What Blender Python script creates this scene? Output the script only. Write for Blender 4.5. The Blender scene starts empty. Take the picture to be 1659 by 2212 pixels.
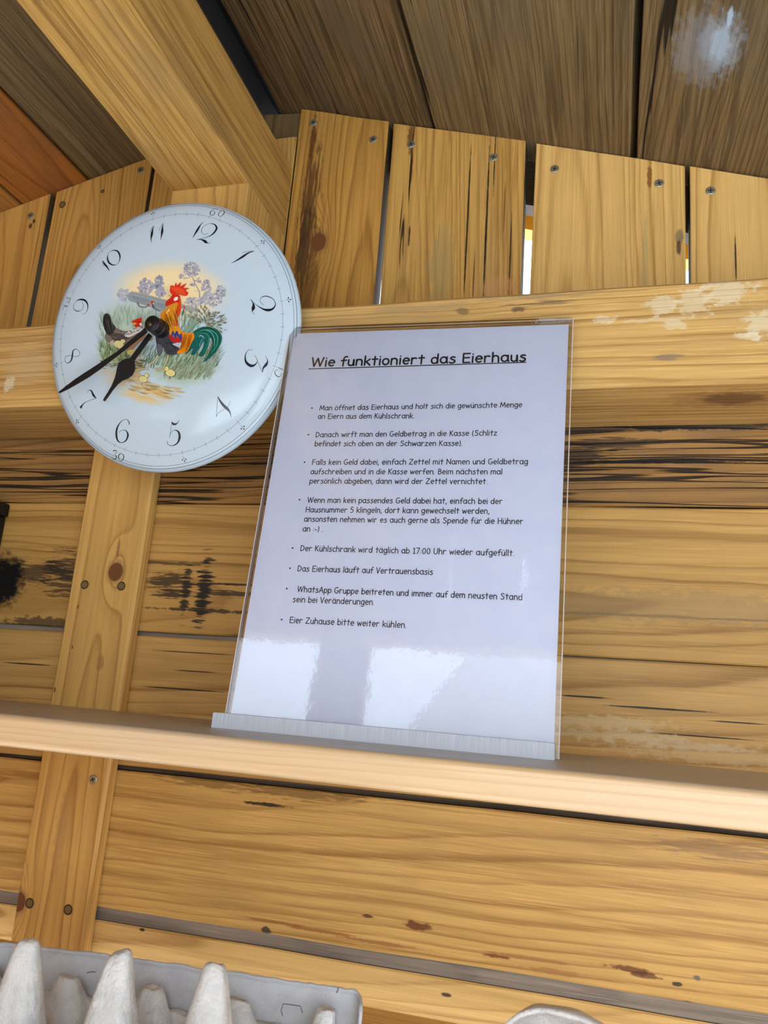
import bpy, bmesh, math, random
from mathutils import Vector, Matrix, noise as mnoise
from mathutils.geometry import tessellate_polygon

C = bpy.context.scene
COL = C.collection
PI = math.pi

# ------------------------------------------------------------------ camera
FPX, PW, PH = 1740.0, 1659.0, 2212.0
YAW, PITCH, ROLL = 0.28514797, 0.23749008, -0.07873714
_f = Vector((-math.sin(YAW)*math.cos(PITCH), math.cos(YAW)*math.cos(PITCH), math.sin(PITCH)))
_r = Vector((math.cos(YAW), math.sin(YAW), 0.0))
_d = -_r.cross(_f)
_c, _s = math.cos(ROLL), math.sin(ROLL)
CR = _c*_r + _s*_d
CD = -_s*_r + _c*_d
cam_data = bpy.data.cameras.new('camera')
cam = bpy.data.objects.new('camera', cam_data)
COL.objects.link(cam)
rot = Matrix((CR, -CD, -_f)).transposed()
cam.matrix_world = rot.to_4x4()
cam_data.sensor_fit = 'VERTICAL'
cam_data.sensor_height = 36.0
cam_data.lens = FPX/PH*36.0
cam_data.clip_start = 0.01
cam_data.dof.use_dof = True
cam_data.dof.focus_distance = 0.60
cam_data.dof.aperture_fstop = 15.0
C.camera = cam

# ------------------------------------------------------------------ world, light, exposure
w = bpy.data.worlds.new('overcast_sky'); C.world = w; w.use_nodes = True
nt = w.node_tree; nt.nodes.clear()
out = nt.nodes.new('ShaderNodeOutputWorld'); bg = nt.nodes.new('ShaderNodeBackground')
tc = nt.nodes.new('ShaderNodeTexCoord'); sx = nt.nodes.new('ShaderNodeSeparateXYZ')
rp = nt.nodes.new('ShaderNodeValToRGB')
rp.color_ramp.elements[0].position = 0.0; rp.color_ramp.elements[0].color = (0.82, 0.91, 1.0, 1)
rp.color_ramp.elements[1].position = 0.8; rp.color_ramp.elements[1].color = (0.62, 0.80, 1.0, 1)
nt.links.new(tc.outputs['Generated'], sx.inputs[0]); nt.links.new(sx.outputs[2], rp.inputs[0])
nt.links.new(rp.outputs[0], bg.inputs[0]); bg.inputs[1].default_value = 3.2
nt.links.new(bg.outputs[0], out.inputs[0])
C.view_settings.view_transform = 'Standard'
C.view_settings.look = 'None'
C.view_settings.gamma = 1.0
C.view_settings.use_curve_mapping = False
C.view_settings.exposure = .70

sun_d = bpy.data.lights.new('sun', 'SUN'); sun_d.energy = 12.0; sun_d.angle = .01; sun_d.color = (1.0, .99, .97)
sun = bpy.data.objects.new('sun', sun_d); COL.objects.link(sun)
sun.rotation_euler = Vector((.80, -.12, -.75)).to_track_quat('-Z', 'Y').to_euler()   # high on the left, never shining into the hut

# ------------------------------------------------------------------ helpers
def ray(u, v):
    return CR*((u-PW/2)/FPX) + CD*((v-PH/2)/FPX) + _f
def at(u, v, Y):
    d = ray(u, v); return d*(Y/d.y)
def link(o, parent=None):
    COL.objects.link(o)
    if parent is not None: o.parent = parent
    return o
def tag(o, label=None, cat=None, group=None, kind=None):
    if label: o['label'] = label
    if cat: o['category'] = cat
    if group: o['group'] = group
    if kind: o['kind'] = kind
    return o
def empty(name, loc=(0, 0, 0), parent=None):
    o = bpy.data.objects.new(name, None); o.location = loc; o.empty_display_size = .02
    return link(o, parent)
def mesh_obj(name, verts, faces, mats, parent=None, loc=None, mw=None, smooth=False, midx=None):
    me = bpy.data.meshes.new(name); me.from_pydata([tuple(v) for v in verts], [], faces)
    if not isinstance(mats, (list, tuple)): mats = [mats]
    for m in mats: me.materials.append(m)
    if midx: me.polygons.foreach_set('material_index', midx)
    if smooth: me.polygons.foreach_set('use_smooth', [True]*len(me.polygons))
    me.update()
    o = bpy.data.objects.new(name, me); link(o, parent)
    if mw is not None: o.matrix_basis = mw
    if loc is not None: o.location = loc
    return o
def bm_obj(name, bm, mats, parent=None, mw=None, smooth=False):
    me = bpy.data.meshes.new(name); bm.to_mesh(me); bm.free()
    if not isinstance(mats, (list, tuple)): mats = [mats]
    for m in mats: me.materials.append(m)
    if smooth: me.polygons.foreach_set('use_smooth', [True]*len(me.polygons))
    o = bpy.data.objects.new(name, me); link(o, parent)
    if mw is not None: o.matrix_basis = mw
    return o
def lin(c):
    return tuple(((x/255.0)/12.92 if x/255.0 <= .04045 else ((x/255.0+.055)/1.055)**2.4) for x in c)

# ------------------------------------------------------------------ node helper
class NT:
    def __init__(s, name):
        s.m = bpy.data.materials.new(name); s.m.use_nodes = True
        s.t = s.m.node_tree; s.t.nodes.clear()
        s.out = s.t.nodes.new('ShaderNodeOutputMaterial')
        s.b = s.t.nodes.new('ShaderNodeBsdfPrincipled')
        s.t.links.new(s.b.outputs[0], s.out.inputs[0])
    def n(s, typ, **kw):
        nd = s.t.nodes.new(typ)
        for k, v in kw.items(): setattr(nd, k, v)
        return nd
    def put(s, sock, v):
        if hasattr(v, 'is_linked') or isinstance(v, bpy.types.NodeSocket): s.t.links.new(v, sock)
        else: sock.default_value = v
    def math(s, op, a, b=0.0, c=0.0, clamp=False):
        nd = s.n('ShaderNodeMath', operation=op); nd.use_clamp = clamp
        s.put(nd.inputs[0], a); s.put(nd.inputs[1], b)
        if op in ('MULTIPLY_ADD', 'SMOOTH_MIN', 'SMOOTH_MAX', 'COMPARE'): s.put(nd.inputs[2], c)
        return nd.outputs[0]
    def comb(s, x, y, z):
        nd = s.n('ShaderNodeCombineXYZ'); s.put(nd.inputs[0], x); s.put(nd.inputs[1], y); s.put(nd.inputs[2], z)
        return nd.outputs[0]
    def noise(s, vec, scale=1.0, detail=2.0, rough=.5, off=0.0):
        nd = s.n('ShaderNodeTexNoise'); nd.noise_dimensions = '3D'
        ad = s.n('ShaderNodeVectorMath', operation='ADD'); s.put(ad.inputs[0], vec); ad.inputs[1].default_value = (off*3.17/scale, off*5.31/scale, off*1.73/scale)
        s.put(nd.inputs['Vector'], ad.outputs[0])
        nd.inputs['Scale'].default_value = scale; nd.inputs['Detail'].default_value = detail
        nd.inputs['Roughness'].default_value = rough
        return nd.outputs['Fac']
    def maprange(s, v, a, b, c=0.0, d=1.0, smooth=True):
        nd = s.n('ShaderNodeMapRange'); nd.interpolation_type = 'SMOOTHSTEP' if smooth else 'LINEAR'
        s.put(nd.inputs[0], v)
        for i, x in enumerate((a, b, c, d)): s.put(nd.inputs[i+1], x)
        return nd.outputs[0]
    def mix(s, f, a, b):
        nd = s.n('ShaderNodeMix', data_type='RGBA'); s.put(nd.inputs[0], f)
        def col(sock, c):
            if isinstance(c, (tuple, list)): sock.default_value = (c[0], c[1], c[2], 1)
            else: s.t.links.new(c, sock)
        col(nd.inputs[6], a); col(nd.inputs[7], b)
        return nd.outputs[2]
    def ramp(s, v, stops):
        nd = s.n('ShaderNodeValToRGB'); s.put(nd.inputs[0], v)
        e = nd.color_ramp.elements
        while len(e) > 1: e.remove(e[-1])
        e[0].position = stops[0][0]; e[0].color = (stops[0][1],)*3+(1,)
        for p, q in stops[1:]:
            x = e.new(p); x.color = (q, q, q, 1)
        return nd.outputs[0]

def wood(name, light, dark, seed=0.0, spacing=.0042, y0=.05, z0=.0, tilt=(.03, .02), wob=.006,
         knots=(), spots=(), cracks=0.0, crack_len=5.0, crack_w=110.0, rough=.55, amt=.8, blotch=.25, blotch_col=None, fibre=.25, bump=.5, spec=.35, tint=True):
    """solid pine: growth rings around a pith that runs along the local X axis"""
    if tint: light = (light[0]*1.04, light[1]*.95, light[2]*.68); dark = (dark[0]*.80, dark[1]*.72, dark[2]*.46)
    amt = min(1.0, amt*1.15)
    n = NT(name)
    tcn = n.n('ShaderNodeTexCoord'); sp = n.n('ShaderNodeSeparateXYZ'); n.t.links.new(tcn.outputs['Object'], sp.inputs[0])
    x, y, z = sp.outputs
    vw = n.comb(n.math('MULTIPLY', x, 3.0), n.math('MULTIPLY', y, 14.0), n.math('MULTIPLY', z, 14.0))
    nw = n.math('SUBTRACT', n.noise(vw, 1.0, 2.0, .5, seed*7.3+1), .5)
    vw2 = n.comb(n.math('MULTIPLY', x, 22.0), n.math('MULTIPLY', y, 60.0), n.math('MULTIPLY', z, 60.0))
    nw2 = n.math('SUBTRACT', n.noise(vw2, 1.0, 1.0, .5, seed*3.1+9), .5)
    yy = n.math('SUBTRACT', y, n.math('MULTIPLY_ADD', x, tilt[0], y0))
    zz = n.math('SUBTRACT', z, n.math('MULTIPLY_ADD', x, tilt[1], z0))
    r = n.math('SQRT', n.math('ADD', n.math('MULTIPLY', yy, yy), n.math('MULTIPLY', zz, zz)))
    r = n.math('ADD', r, n.math('MULTIPLY', nw, wob*2))
    r = n.math('ADD', r, n.math('MULTIPLY', nw2, wob*.12))
    kd = []
    for (kx, kz, kr, *ke) in knots:
        dx = n.math('SUBTRACT', x, kx); dz = n.math('SUBTRACT', z, kz)
        d1 = n.math('SQRT', n.math('ADD', n.math('MULTIPLY', n.math('MULTIPLY', dx, dx), .16), n.math('MULTIPLY', dz, dz)))
        q = n.math('DIVIDE', d1, kr*1.7)
        g = n.math('EXPONENT', n.math('MULTIPLY', n.math('MULTIPLY', q, q), -1.0))
        r = n.math('ADD', r, n.math('MULTIPLY', g, kr*2.2))
        e = ke[0] if ke else .8
        d2 = n.math('SQRT', n.math('ADD', n.math('MULTIPLY', n.math('MULTIPLY', dx, dx), e*e), n.math('MULTIPLY', dz, dz)))
        kd.append((n.math('DIVIDE', d2, kr)))
    ph = n.math('DIVIDE', r, spacing)
    irr = n.noise(n.comb(n.math('MULTIPLY', r, 55.0), 0.0, 0.0), 1.0, 2.0, .6, seed*1.7)
    ph = n.math('ADD', ph, n.math('MULTIPLY', irr, 4.0))
    fr = n.math('FRACT', ph)
    late = n.ramp(fr, [(0.0, 1.0), (.07, .2), (.15, 0.0), (.55, .06), (.82, .40), (.93, .9), (1.0, 1.0)])
    irr2 = n.noise(n.comb(n.math('MULTIPLY', x, 2.0), n.math('MULTIPLY', r, 90.0), 0.0), 1.0, 1.0, .5, seed+4)
    late = n.math('MULTIPLY', late, n.maprange(irr2, .25, .75, .45, 1.0), clamp=True)
    vf = n.comb(n.math('MULTIPLY', x, 18.0), n.math('MULTIPLY', y, 900.0), n.math('MULTIPLY', z, 900.0))
    fb = n.noise(vf, 1.0, 2.0, .6, seed+2)
    vf2 = n.comb(n.math('MULTIPLY', x, 5.0), n.math('MULTIPLY', y, 160.0), n.math('MULTIPLY', z, 160.0))
    fb2 = n.noise(vf2, 1.0, 3.0, .6, seed+3)
    col = n.mix(n.math('MULTIPLY', late, amt, clamp=True), light, dark)
    f1 = n.math('MULTIPLY', n.maprange(fb2, .46, .66), fibre*1.2, clamp=True)
    col = n.mix(f1, col, dark)
    hl = tuple(min(1, c*1.28+.02) for c in light)
    col = n.mix(n.math('MULTIPLY', n.maprange(fb, .52, .70), fibre*1.1, clamp=True), col, hl)
    col = n.mix(n.math('MULTIPLY', n.maprange(fb, .48, .32), fibre*.8, clamp=True), col, tuple((a_+b_)/2 for a_, b_ in zip(light, dark)))
    if blotch:
        bn = n.noise(n.comb(n.math('MULTIPLY', x, 7.0), n.math('MULTIPLY', y, 22.0), n.math('MULTIPLY', z, 22.0)), 1.0, 3.0, .6, seed+11)
        bc = blotch_col or tuple(c*.55 for c in light)
        col = n.mix(n.math('MULTIPLY', n.maprange(bn, .45, .75), blotch, clamp=True), col, bc)
    height = n.math('ADD', n.math('MULTIPLY', late, .35), n.math('MULTIPLY', fb2, .6))
    for q, (kx, kz, kr, *ke) in zip(kd, knots):
        kcol = ke[1] if len(ke) > 1 else (.16, .055, .018)
        rr = n.math('FRACT', n.math('MULTIPLY', q, 3.2))
        kc = n.mix(n.math('MULTIPLY', rr, .6), kcol, tuple(c*.45 for c in kcol))
        qn = n.math('ADD', q, n.math('MULTIPLY', n.math('SUBTRACT', fb2, .5), .5))
        col = n.mix(n.maprange(qn, 1.7, .95, 0.0, .45), col, tuple(c*.8+.02 for c in kcol))
        col = n.mix(n.maprange(qn, 1.08, .9), col, kc)
    if spots:
        n_iso = n.noise(n.comb(n.math('MULTIPLY', x, 120.0), n.math('MULTIPLY', y, 200.0), n.math('MULTIPLY', z, 200.0)), 1.0, 3.0, .65, seed+31)
        n_str = n.noise(n.comb(n.math('MULTIPLY', x, 45.0), n.math('MULTIPLY', y, 200.0), n.math('MULTIPLY', z, 520.0)), 1.0, 3.0, .65, seed+33)
    for (px, pz, rx, rz, pc, st, ns) in spots:
        under = ns < 0; ns = abs(ns)
        dx = n.math('DIVIDE', n.math('SUBTRACT', x, px), rx); dz = n.math('DIVIDE', n.math('SUBTRACT', y if under else z, pz), rz)
        d = n.math('SQRT', n.math('ADD', n.math('MULTIPLY', dx, dx), n.math('MULTIPLY', dz, dz)))
        sn = n_iso if ns < 2 else n_str
        d = n.math('ADD', d, n.math('MULTIPLY', n.math('SUBTRACT', sn, .5), ns*1.4))
        col = n.mix(n.math('MULTIPLY', n.maprange(d, 1.05, .55), st, clamp=True), col, pc)
    if cracks > 0:
        wv = n.noise(n.comb(n.math('MULTIPLY', x, 4.0), 0.0, n.math('MULTIPLY', z, 20.0)), 1.0, 1.0, .5, seed+6)
        zc = n.math('ADD', z, n.math('MULTIPLY', wv, .012))
        cn = n.noise(n.comb(n.math('MULTIPLY', x, crack_len), 0.0, n.math('MULTIPLY', zc, crack_w)), 1.0, 1.5, .5, seed+5)
        ridge = n.math('ABSOLUTE', n.math('SUBTRACT', cn, .5))
        gate = n.noise(n.comb(n.math('MULTIPLY', x, crack_len*1.1), 0.0, n.math('MULTIPLY', zc, crack_w*.45)), 1.0, 1.0, .5, seed+8)
        g = n.maprange(gate, .66-.25*cracks, .70-.25*cracks)
        ck = n.math('MULTIPLY', n.maprange(ridge, .035, .012), g, clamp=True)
        col = n.mix(n.math('MULTIPLY', ck, .93), col, (.008, .005, .003))
        height = n.math('SUBTRACT', height, n.math('MULTIPLY', ck, 3.0))
    n.t.links.new(col, n.b.inputs['Base Color'])
    n.b.inputs['Roughness'].default_value = rough
    n.b.inputs['Specular IOR Level'].default_value = spec
    bp = n.n('ShaderNodeBump'); bp.inputs['Strength'].default_value = bump; bp.inputs['Distance'].default_value = .0006
    n.t.links.new(height, bp.inputs['Height']); n.t.links.new(bp.outputs[0], n.b.inputs['Normal'])
    return n.m

def simple(name, col, rough=.5, metal=0.0, spec=.5, bump=0.0, bscale=300.0, var=0.0):
    n = NT(name)
    tcn = n.n('ShaderNodeTexCoord')
    nz = n.noise(tcn.outputs['Object'], bscale, 4.0, .6)
    c = n.mix(n.math('MULTIPLY', n.maprange(nz, .3, .7), var), col, tuple(x*.55 for x in col))
    n.t.links.new(c, n.b.inputs['Base Color'])
    n.b.inputs['Roughness'].default_value = rough; n.b.inputs['Metallic'].default_value = metal
    n.b.inputs['Specular IOR Level'].default_value = spec
    if bump:
        bp = n.n('ShaderNodeBump'); bp.inputs['Strength'].default_value = bump; bp.inputs['Distance'].default_value = .001
        n.t.links.new(nz, bp.inputs['Height']); n.t.links.new(bp.outputs[0], n.b.inputs['Normal'])
    return n.m

# ------------------------------------------------------------------ board geometry
def board(name, L, W, T, mats, parent=None, mw=None, s0=0.0, s1=0.0, ch=.0012, wav=.0004, seed=0, rag=0.0, seg=.02, bow=0.0):
    """board along local X, thickness Y, width Z; s0/s1 slant its ends (dx per dz); mats = face[, edge]"""
    rnd = random.Random(seed)
    nseg = max(2, min(90, int(L/seg)))
    a, b = T/2, W/2
    zs = [-1, -.5, 0, .5, 1]
    prof = [(-a, -b+ch), (-a, -b*.4), (-a, b*.4), (-a, b-ch), (-a+ch, b), (a-ch, b), (a, b-ch), (a, -b+ch), (a-ch, -b), (-a+ch, -b)]
    V = []; F = []; MI = []
    for i in range(nseg+1):
        t = i/nseg; x0 = -L/2 + L*t
        for (py, pz) in prof:
            x = x0 + (s0*(1-t) + s1*t)*pz if (s0 or s1) else x0
            j = 0.0
            if rag and i in (0, nseg): j = rnd.uniform(-rag, rag)
            wz = wav*2*mnoise.noise(Vector((x0*9+seed*3.7, 5.0 if pz > 0 else 9.0, seed)))
            if abs(pz) < b*.5: wz = 0
            wy = wav*mnoise.noise(Vector((x0*5, 2.0, seed*1.3)))
            V.append((x+j, py+wy+bow*(4*t*(1-t)), pz+wz))
    m = len(prof)
    edge = len(mats) > 1 if isinstance(mats, (list, tuple)) else False
    for i in range(nseg):
        for k in range(m):
            k2 = (k+1) % m
            F.append((i*m+k, i*m+k2, (i+1)*m+k2, (i+1)*m+k))
            MI.append(1 if edge and k in (4, 8) else 0)
    F.append(tuple(range(m))[::-1]); MI.append(0)
    F.append(tuple(nseg*m+k for k in range(m))); MI.append(0)
    return mesh_obj(name, V, F, mats, parent, mw=mw, midx=MI)

def frame(origin, ax, ay):
    """matrix: local X -> ax, local Y -> ay, local Z -> ax x ay"""
    ax = Vector(ax).normalized(); ay = Vector(ay); ay = (ay - ax*ay.dot(ax)).normalized(); az = ax.cross(ay)
    m = Matrix((ax, ay, az)).transposed().to_4x4(); m.translation = Vector(origin)
    return m

# palettes
PINE = ((.66, .41, .15), (.36, .165, .035))
PALE = ((.78, .55, .26), (.52, .29, .09))
GOLD = ((.52, .29, .075), (.25, .105, .018))
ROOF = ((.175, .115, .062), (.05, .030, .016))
grey_edge = wood('weathered_edge', (.17, .13, .10), (.07, .055, .045), seed=3, amt=.5, rough=.8, blotch=.6, fibre=.6)
dark_edge = wood('dark_brown_edge', (.10, .065, .035), (.05, .03, .015), seed=4, amt=.5, rough=.8)  # darker, browner tone for plank edges and the backing
BLACK = (.010, .008, .006)
BURN = (.02, .014, .01)

# ------------------------------------------------------------------ screws
brass = simple('dull_screw_metal', (.42, .40, .30), .38, .75, bump=.2)
hole_m = simple('screw_recess', (.02, .017, .012), .6)
plug_m = wood('sunk_screw_dirt', (.20, .13, .06), (.08, .05, .02), seed=2)
def screw_mesh():
    bm = bmesh.new()
    n = 20; rs = [(.0040, 0.0), (.0038, -.0004), (.0032, -.0007)]
    rings = []
    for r, y in rs:
        rings.append([bm.verts.new((r*math.cos(2*PI*i/n), y, r*math.sin(2*PI*i/n))) for i in range(n)])
    for a, b in zip(rings, rings[1:]):
        for i in range(n): bm.faces.new((a[i], a[(i+1) % n], b[(i+1) % n], b[i]))
    c = bm.verts.new((0, -.0006, 0))
    for i in range(n): bm.faces.new((rings[-1][i], rings[-1][(i+1) % n], c))
    for ang in (.4, .4+PI/2):
        ca, sa = math.cos(ang), math.sin(ang)
        q = [(-.0022, -.00045), (.0022, -.00045), (.0022, .00045), (-.0022, .00045)]
        f = bm.faces.new([bm.verts.new((a*ca-b*sa, -.00078, a*sa+b*ca)) for a, b in q]); f.material_index = 1
    bmesh.ops.recalc_face_normals(bm, faces=bm.faces)
    me = bpy.data.meshes.new('screw'); bm.to_mesh(me); bm.free(); me.materials.append(brass); me.materials.append(hole_m)
    return me
SCREW = screw_mesh()
def plug_mesh():
    bm = bmesh.new(); n = 20
    a = [bm.verts.new((.0040*math.cos(2*PI*i/n), -.0002, .0040*math.sin(2*PI*i/n))) for i in range(n)]
    b = [bm.verts.new((.0034*math.cos(2*PI*i/n), .0, .0034*math.sin(2*PI*i/n))) for i in range(n)]
    c = [bm.verts.new((.0030*math.cos(2*PI*i/n), -.00015, .0030*math.sin(2*PI*i/n))) for i in range(n)]
    for p, q in ((a, b), (b, c)):
        for i in range(n):
            f = bm.faces.new((p[i], p[(i+1) % n], q[(i+1) % n], q[i])); f.material_index = 1
    bm.faces.new(c)
    me = bpy.data.meshes.new('sunk_screw'); bm.to_mesh(me); bm.free(); me.materials.append(plug_m); me.materials.append(hole_m)
    return me
PLUG = plug_mesh()
def add_screw(parent, p, me=None, s=1.0, twist=0.0):
    """screw head on the front face of a board (faces -Y in the world)"""
    o = bpy.data.objects.new('screw', me or SCREW); COL.objects.link(o)
    o.parent = parent
    w = Matrix.Translation(p) @ Matrix.Rotation(twist, 4, 'Y') @ Matrix.Diagonal((s, s, s, 1))
    o.matrix_basis = parent.matrix_basis.inverted() @ w
    return o

YW = .632          # face of the back wall
# ================================================================== SETTING
# ---- back wall, horizontal planks
wall = empty('wall_back', (0, YW, -.7)); tag(wall, kind='structure')
def hplank(z0, z1, mats, seed, slope=0.0, T=.035, yf=YW, **kw):
    W = z1-z0
    mw = Matrix.Translation((-.15, yf+T/2, (z0+z1)/2)) @ Matrix.Rotation(-slope, 4, 'Y')
    o = board('plank', 2.3, W, T, mats, None, mw, seed=seed, seg=.03, **kw)
    o.parent = wall; o.matrix_basis = Matrix.Translation((0, -YW, .7)) @ mw
    return o
def hl(u, v, zc):     # pixel on the wall -> local (x, z) of a horizontal plank with centre height zc
    p = at(u, v, YW); return (p.x+.15, p.z-zc)
m1 = wood('charred_plank_wood', (.38, .21, .075), (.14, .065, .02), seed=11, spacing=.006, y0=.03, z0=.06, wob=.008, cracks=1.3, crack_len=3.0, crack_w=150,
          blotch=.6, blotch_col=(.16, .09, .04), rough=.7, bump=1.0,
          spots=[(*hl(1240, 985, .2), .03, .012, BURN, .8, 2.2), (*hl(1450, 925, .2), .13, .0035, BURN, .85, 1.5), (*hl(1330, 960, .2), .035, .006, BURN, .7, 2.0), (*hl(1420, 1000, .2), .09, .002, BURN, .8, 1.0)])
hplank(.1660, .236, [m1, dark_edge], 1)
zc2 = (.0490+.1655)/2
m2 = wood('knotty_plank_wood', (.54, .33, .12), (.32, .16, .04), seed=12, spacing=.0065, y0=.045, z0=-.02, wob=.008, blotch=.3,
          knots=[(*hl(250, 1240, zc2), .006)],
          spots=[(*hl(440, 1275, zc2), .0075, .030, BURN, 1.0, 2.6), (*hl(401, 1275, zc2), .005, .020, BURN, .95, 2.6), (*hl(360, 1255, zc2), .022, .008, BURN, .85, 2.6),
                 (*hl(370, 1282, zc2), .02, .005, BURN, .9, 2.6), (*hl(500, 1262, zc2), .035, .0012, BURN, .95, 1.2), (*hl(500, 1282, zc2), .03, .003, BURN, .85, 2.6), (*hl(345, 1215, zc2), .045, .002, BURN, .7, 2.4),
                 (*hl(440, 1318, zc2), .06, .0018, BURN, .85, 1.6), (*hl(150, 1240, zc2), .03, .022, BURN, .8, 2.6), (*hl(90, 1235, zc2), .05, .010, BURN, .8, 2.6), (*hl(10, 1255, zc2), .026, .030, (.004, .003, .002), 1.0, .8), (*hl(100, 1345, zc2), .05, .006, (.05, .035, .02), .8, 1.8),  # pitch-black left blob: burn mark that also paints the cash box's shade
                 (*hl(1400, 1330, zc2), .16, .0012, (.12, .08, .03), .7, 2.0), (*hl(1450, 1310, zc2), .16, .014, (.32, .20, .08), .5, 1.8)])
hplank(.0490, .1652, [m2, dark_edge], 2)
def crack(u0, v0, u1, v1, zc, w=.0009):
    a = hl(u0, v0, zc); b = hl(u1, v1, zc)
    return ((a[0]+b[0])/2, (a[1]+b[1])/2, abs(b[0]-a[0])/2+.004, w, BLACK, .95, .35)
m3 = wood('scuffed_plank_wood', (.60, .375, .155), (.36, .19, .06), seed=13, spacing=.0085, y0=.03, z0=.05, wob=.010, blotch=.4,
          spots=[crack(1207, 1504, 1318, 1511, -.008), crack(1289, 1527, 1548, 1541, -.008), crack(1366, 1584, 1656, 1605, -.008, .0006), crack(1530, 1558, 1659, 1573, -.008, .0006),
                 crack(380, 1442, 466, 1453, -.008, .0006), crack(297, 1482, 492, 1489, -.008, .0008), crack(0, 1427, 120, 1431, -.008, .0008), crack(330, 1402, 510, 1412, -.008, .0006),
                 (*hl(1320, 1590, -.008), .06, .005, (.66, .50, .27), .5, 1.9), (*hl(1290, 1560, -.008), .06, .005, (.66, .50, .27), .5, 1.9), (*hl(1600, 1640, -.008), .09, .008, (.66, .48, .24), .4, 1.9), (*hl(1450, 1610, -.008), .06, .004, (.68, .52, .30), .4, 1.9)])
hplank(-.0628, .0468, [m3, grey_edge], 3, slope=.006)
zc4 = (-.0675-.1746)/2
m4 = wood('pale_plank_wood', (.64, .42, .17), (.40, .21, .06), seed=14, spacing=.0062, y0=.05, z0=.05, tilt=(.01, .03), wob=.007, blotch=.45, blotch_col=(.42, .24, .07), cracks=.0, fibre=.4,
          spots=[(*hl(905, 2000, zc4), .011, .0035, (.16, .045, .01), .95, 1.6), (*hl(795, 1979, zc4), .006, .0013, (.10, .03, .01), .9, 1.2), (*hl(575, 2008, zc4), .004, .003, (.04, .03, .02), .9, 1.4),
                 (*hl(1355, 2095, zc4), .020, .0024, (.18, .055, .01), .9, 1.7), (*hl(1390, 2108, zc4), .012, .002, (.10, .03, .008), .8, 1.5), (*hl(1075, 2067, zc4), .010, .0014, (.20, .06, .015), .9, 1.4), (*hl(1195, 2100, zc4), .022, .0022, (.40, .17, .05), .7, 1.7),
                 (*hl(1462, 2128, zc4), .004, .0015, BURN, .9, 1.2), (*hl(1505, 2115, zc4), .003, .0022, (.15, .12, .1), .9, 1.0), (*hl(1482, 2168, zc4), .004, .001, BURN, .9, 1.2),
                 (*hl(590, 1990, zc4), .035, .0014, (.34, .13, .03), .85, .9), (*hl(690, 2010, zc4), .035, .0016, (.34, .13, .03), .85, .9), (*hl(810, 2035, zc4), .04, .0016, (.36, .15, .04), .85, .9), (*hl(1150, 2072, zc4), .04, .0014, (.38, .17, .05), .8, .9),
                 (*hl(578, 1737, zc4), .022, .0016, BURN, .95, 1.3), (*hl(650, 1712, zc4), .06, .005, (.22, .11, .03), .75, 2.4), (*hl(460, 1690, zc4), .05, .005, (.22, .11, .03), .7, 2.4), (*hl(1560, 1840, zc4), .05, .006, (.26, .15, .06), .6, 2.4),
                 (*hl(420, 2022, zc4), .006, .004, BURN, .7, 1.5)])
hplank(-.1746, -.0675, [m4, grey_edge], 4, slope=.0035)
m5 = wood('lowest_plank_wood', (.72, .50, .24), (.46, .26, .09), seed=15, spacing=.0048, y0=.02, z0=.06, wob=.004, blotch=.2,
          spots=[(*hl(305, 2023, -.25), .0028, .0014, BURN, .95, .8), (*hl(965, 2168, -.25), .004, .0016, BURN, .9, 1.2)])
hplank(-.305, -.1846, [m5, grey_edge], 5, slope=.002)
tongue_m = wood('weathered_tongue', (.33, .27, .21), (.17, .135, .11), seed=5, amt=.6, rough=.8, blotch=.6, fibre=.6, tint=False)
tongue_shade = wood('shelf_shade_tongue', (.10, .065, .04), (.05, .035, .02), seed=6, amt=.6, rough=.8, blotch=.6, fibre=.6, tint=False)  # dark tone paints the shelf's shadow on the strip below it
for (a, b, sl, m_, dy) in ((-.1915, -.170, .003, tongue_m, .0035), (-.074, -.058, .005, tongue_shade, .008), (.044, .052, .002, tongue_m, .006)):
    mw = Matrix.Translation((-.15, YW+dy+.008, (a+b)/2)) @ Matrix.Rotation(-sl, 4, 'Y')
    o = board('tongue', 2.3, b-a, .016, [m_], None, mw, seed=9, seg=.05); o.parent = wall; o.matrix_basis = Matrix.Translation((0, -YW, .7)) @ mw
for i, (a, b) in enumerate([(-.43, -.309), (-.56, -.435), (-.69, -.565)]):
    hplank(a, b, [wood('low_plank_wood', *PINE, seed=60+i), grey_edge], 20+i)

# ---- back wall, upright gable boards above the tie beam
SR, SL = .3077, .265
def ztop(X): return .576-SR*(X+.305) if X > -.345 else .5407+SL*(X+.4703)
VT = .020
def vplank(xt0, xt1, xb0, xb1, mat, seed, y=YW, slope=None, drop=0.0, screws=(), zb=.245, T=VT):
    xc_t, xc_b = (xt0+xt1)/2, (xb0+xb1)/2
    zt = ztop(xc_t)-drop
    W = ((xt1-xt0)+(xb1-xb0))/2
    a = Vector((xc_b, 0, zb)); b = Vector((xc_t, 0, zt)); L = (b-a).length
    mw = frame(((a.x+b.x)/2, y+T/2, (a.z+b.z)/2), (b-a), (0, 1, 0))
    sl = (SR if xc_t > -.345 else -SL) if slope is None else slope
    o = board('plank', L, W, T, [mat, dark_edge], None, mw, s1=sl, seed=seed, rag=.0006, ch=.0008)
    o.parent = wall; o.matrix_basis = Matrix.Translation((0, -YW, .7)) @ mw
    for (u, v, tw) in screws:
        p = at(u, v, y-.0002)
        s = bpy.data.objects.new('screw', SCREW); COL.objects.link(s); s.parent = o
        s.matrix_basis = mw.inverted() @ (Matrix.Translation(p) @ Matrix.Rotation(tw, 4, 'Y'))
    return o
def vl(u, v, x0, x1, zt, zb=.245):   # pixel -> local (x, z) of an upright board
    p = at(u, v, YW); return (p.z-(zt+zb)/2, -(p.x-(x0+x1)/2))
def va(x0, x1): return (x0, x1, ztop((x0+x1)/2))
u1 = va(-.3045, -.2111)
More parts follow.
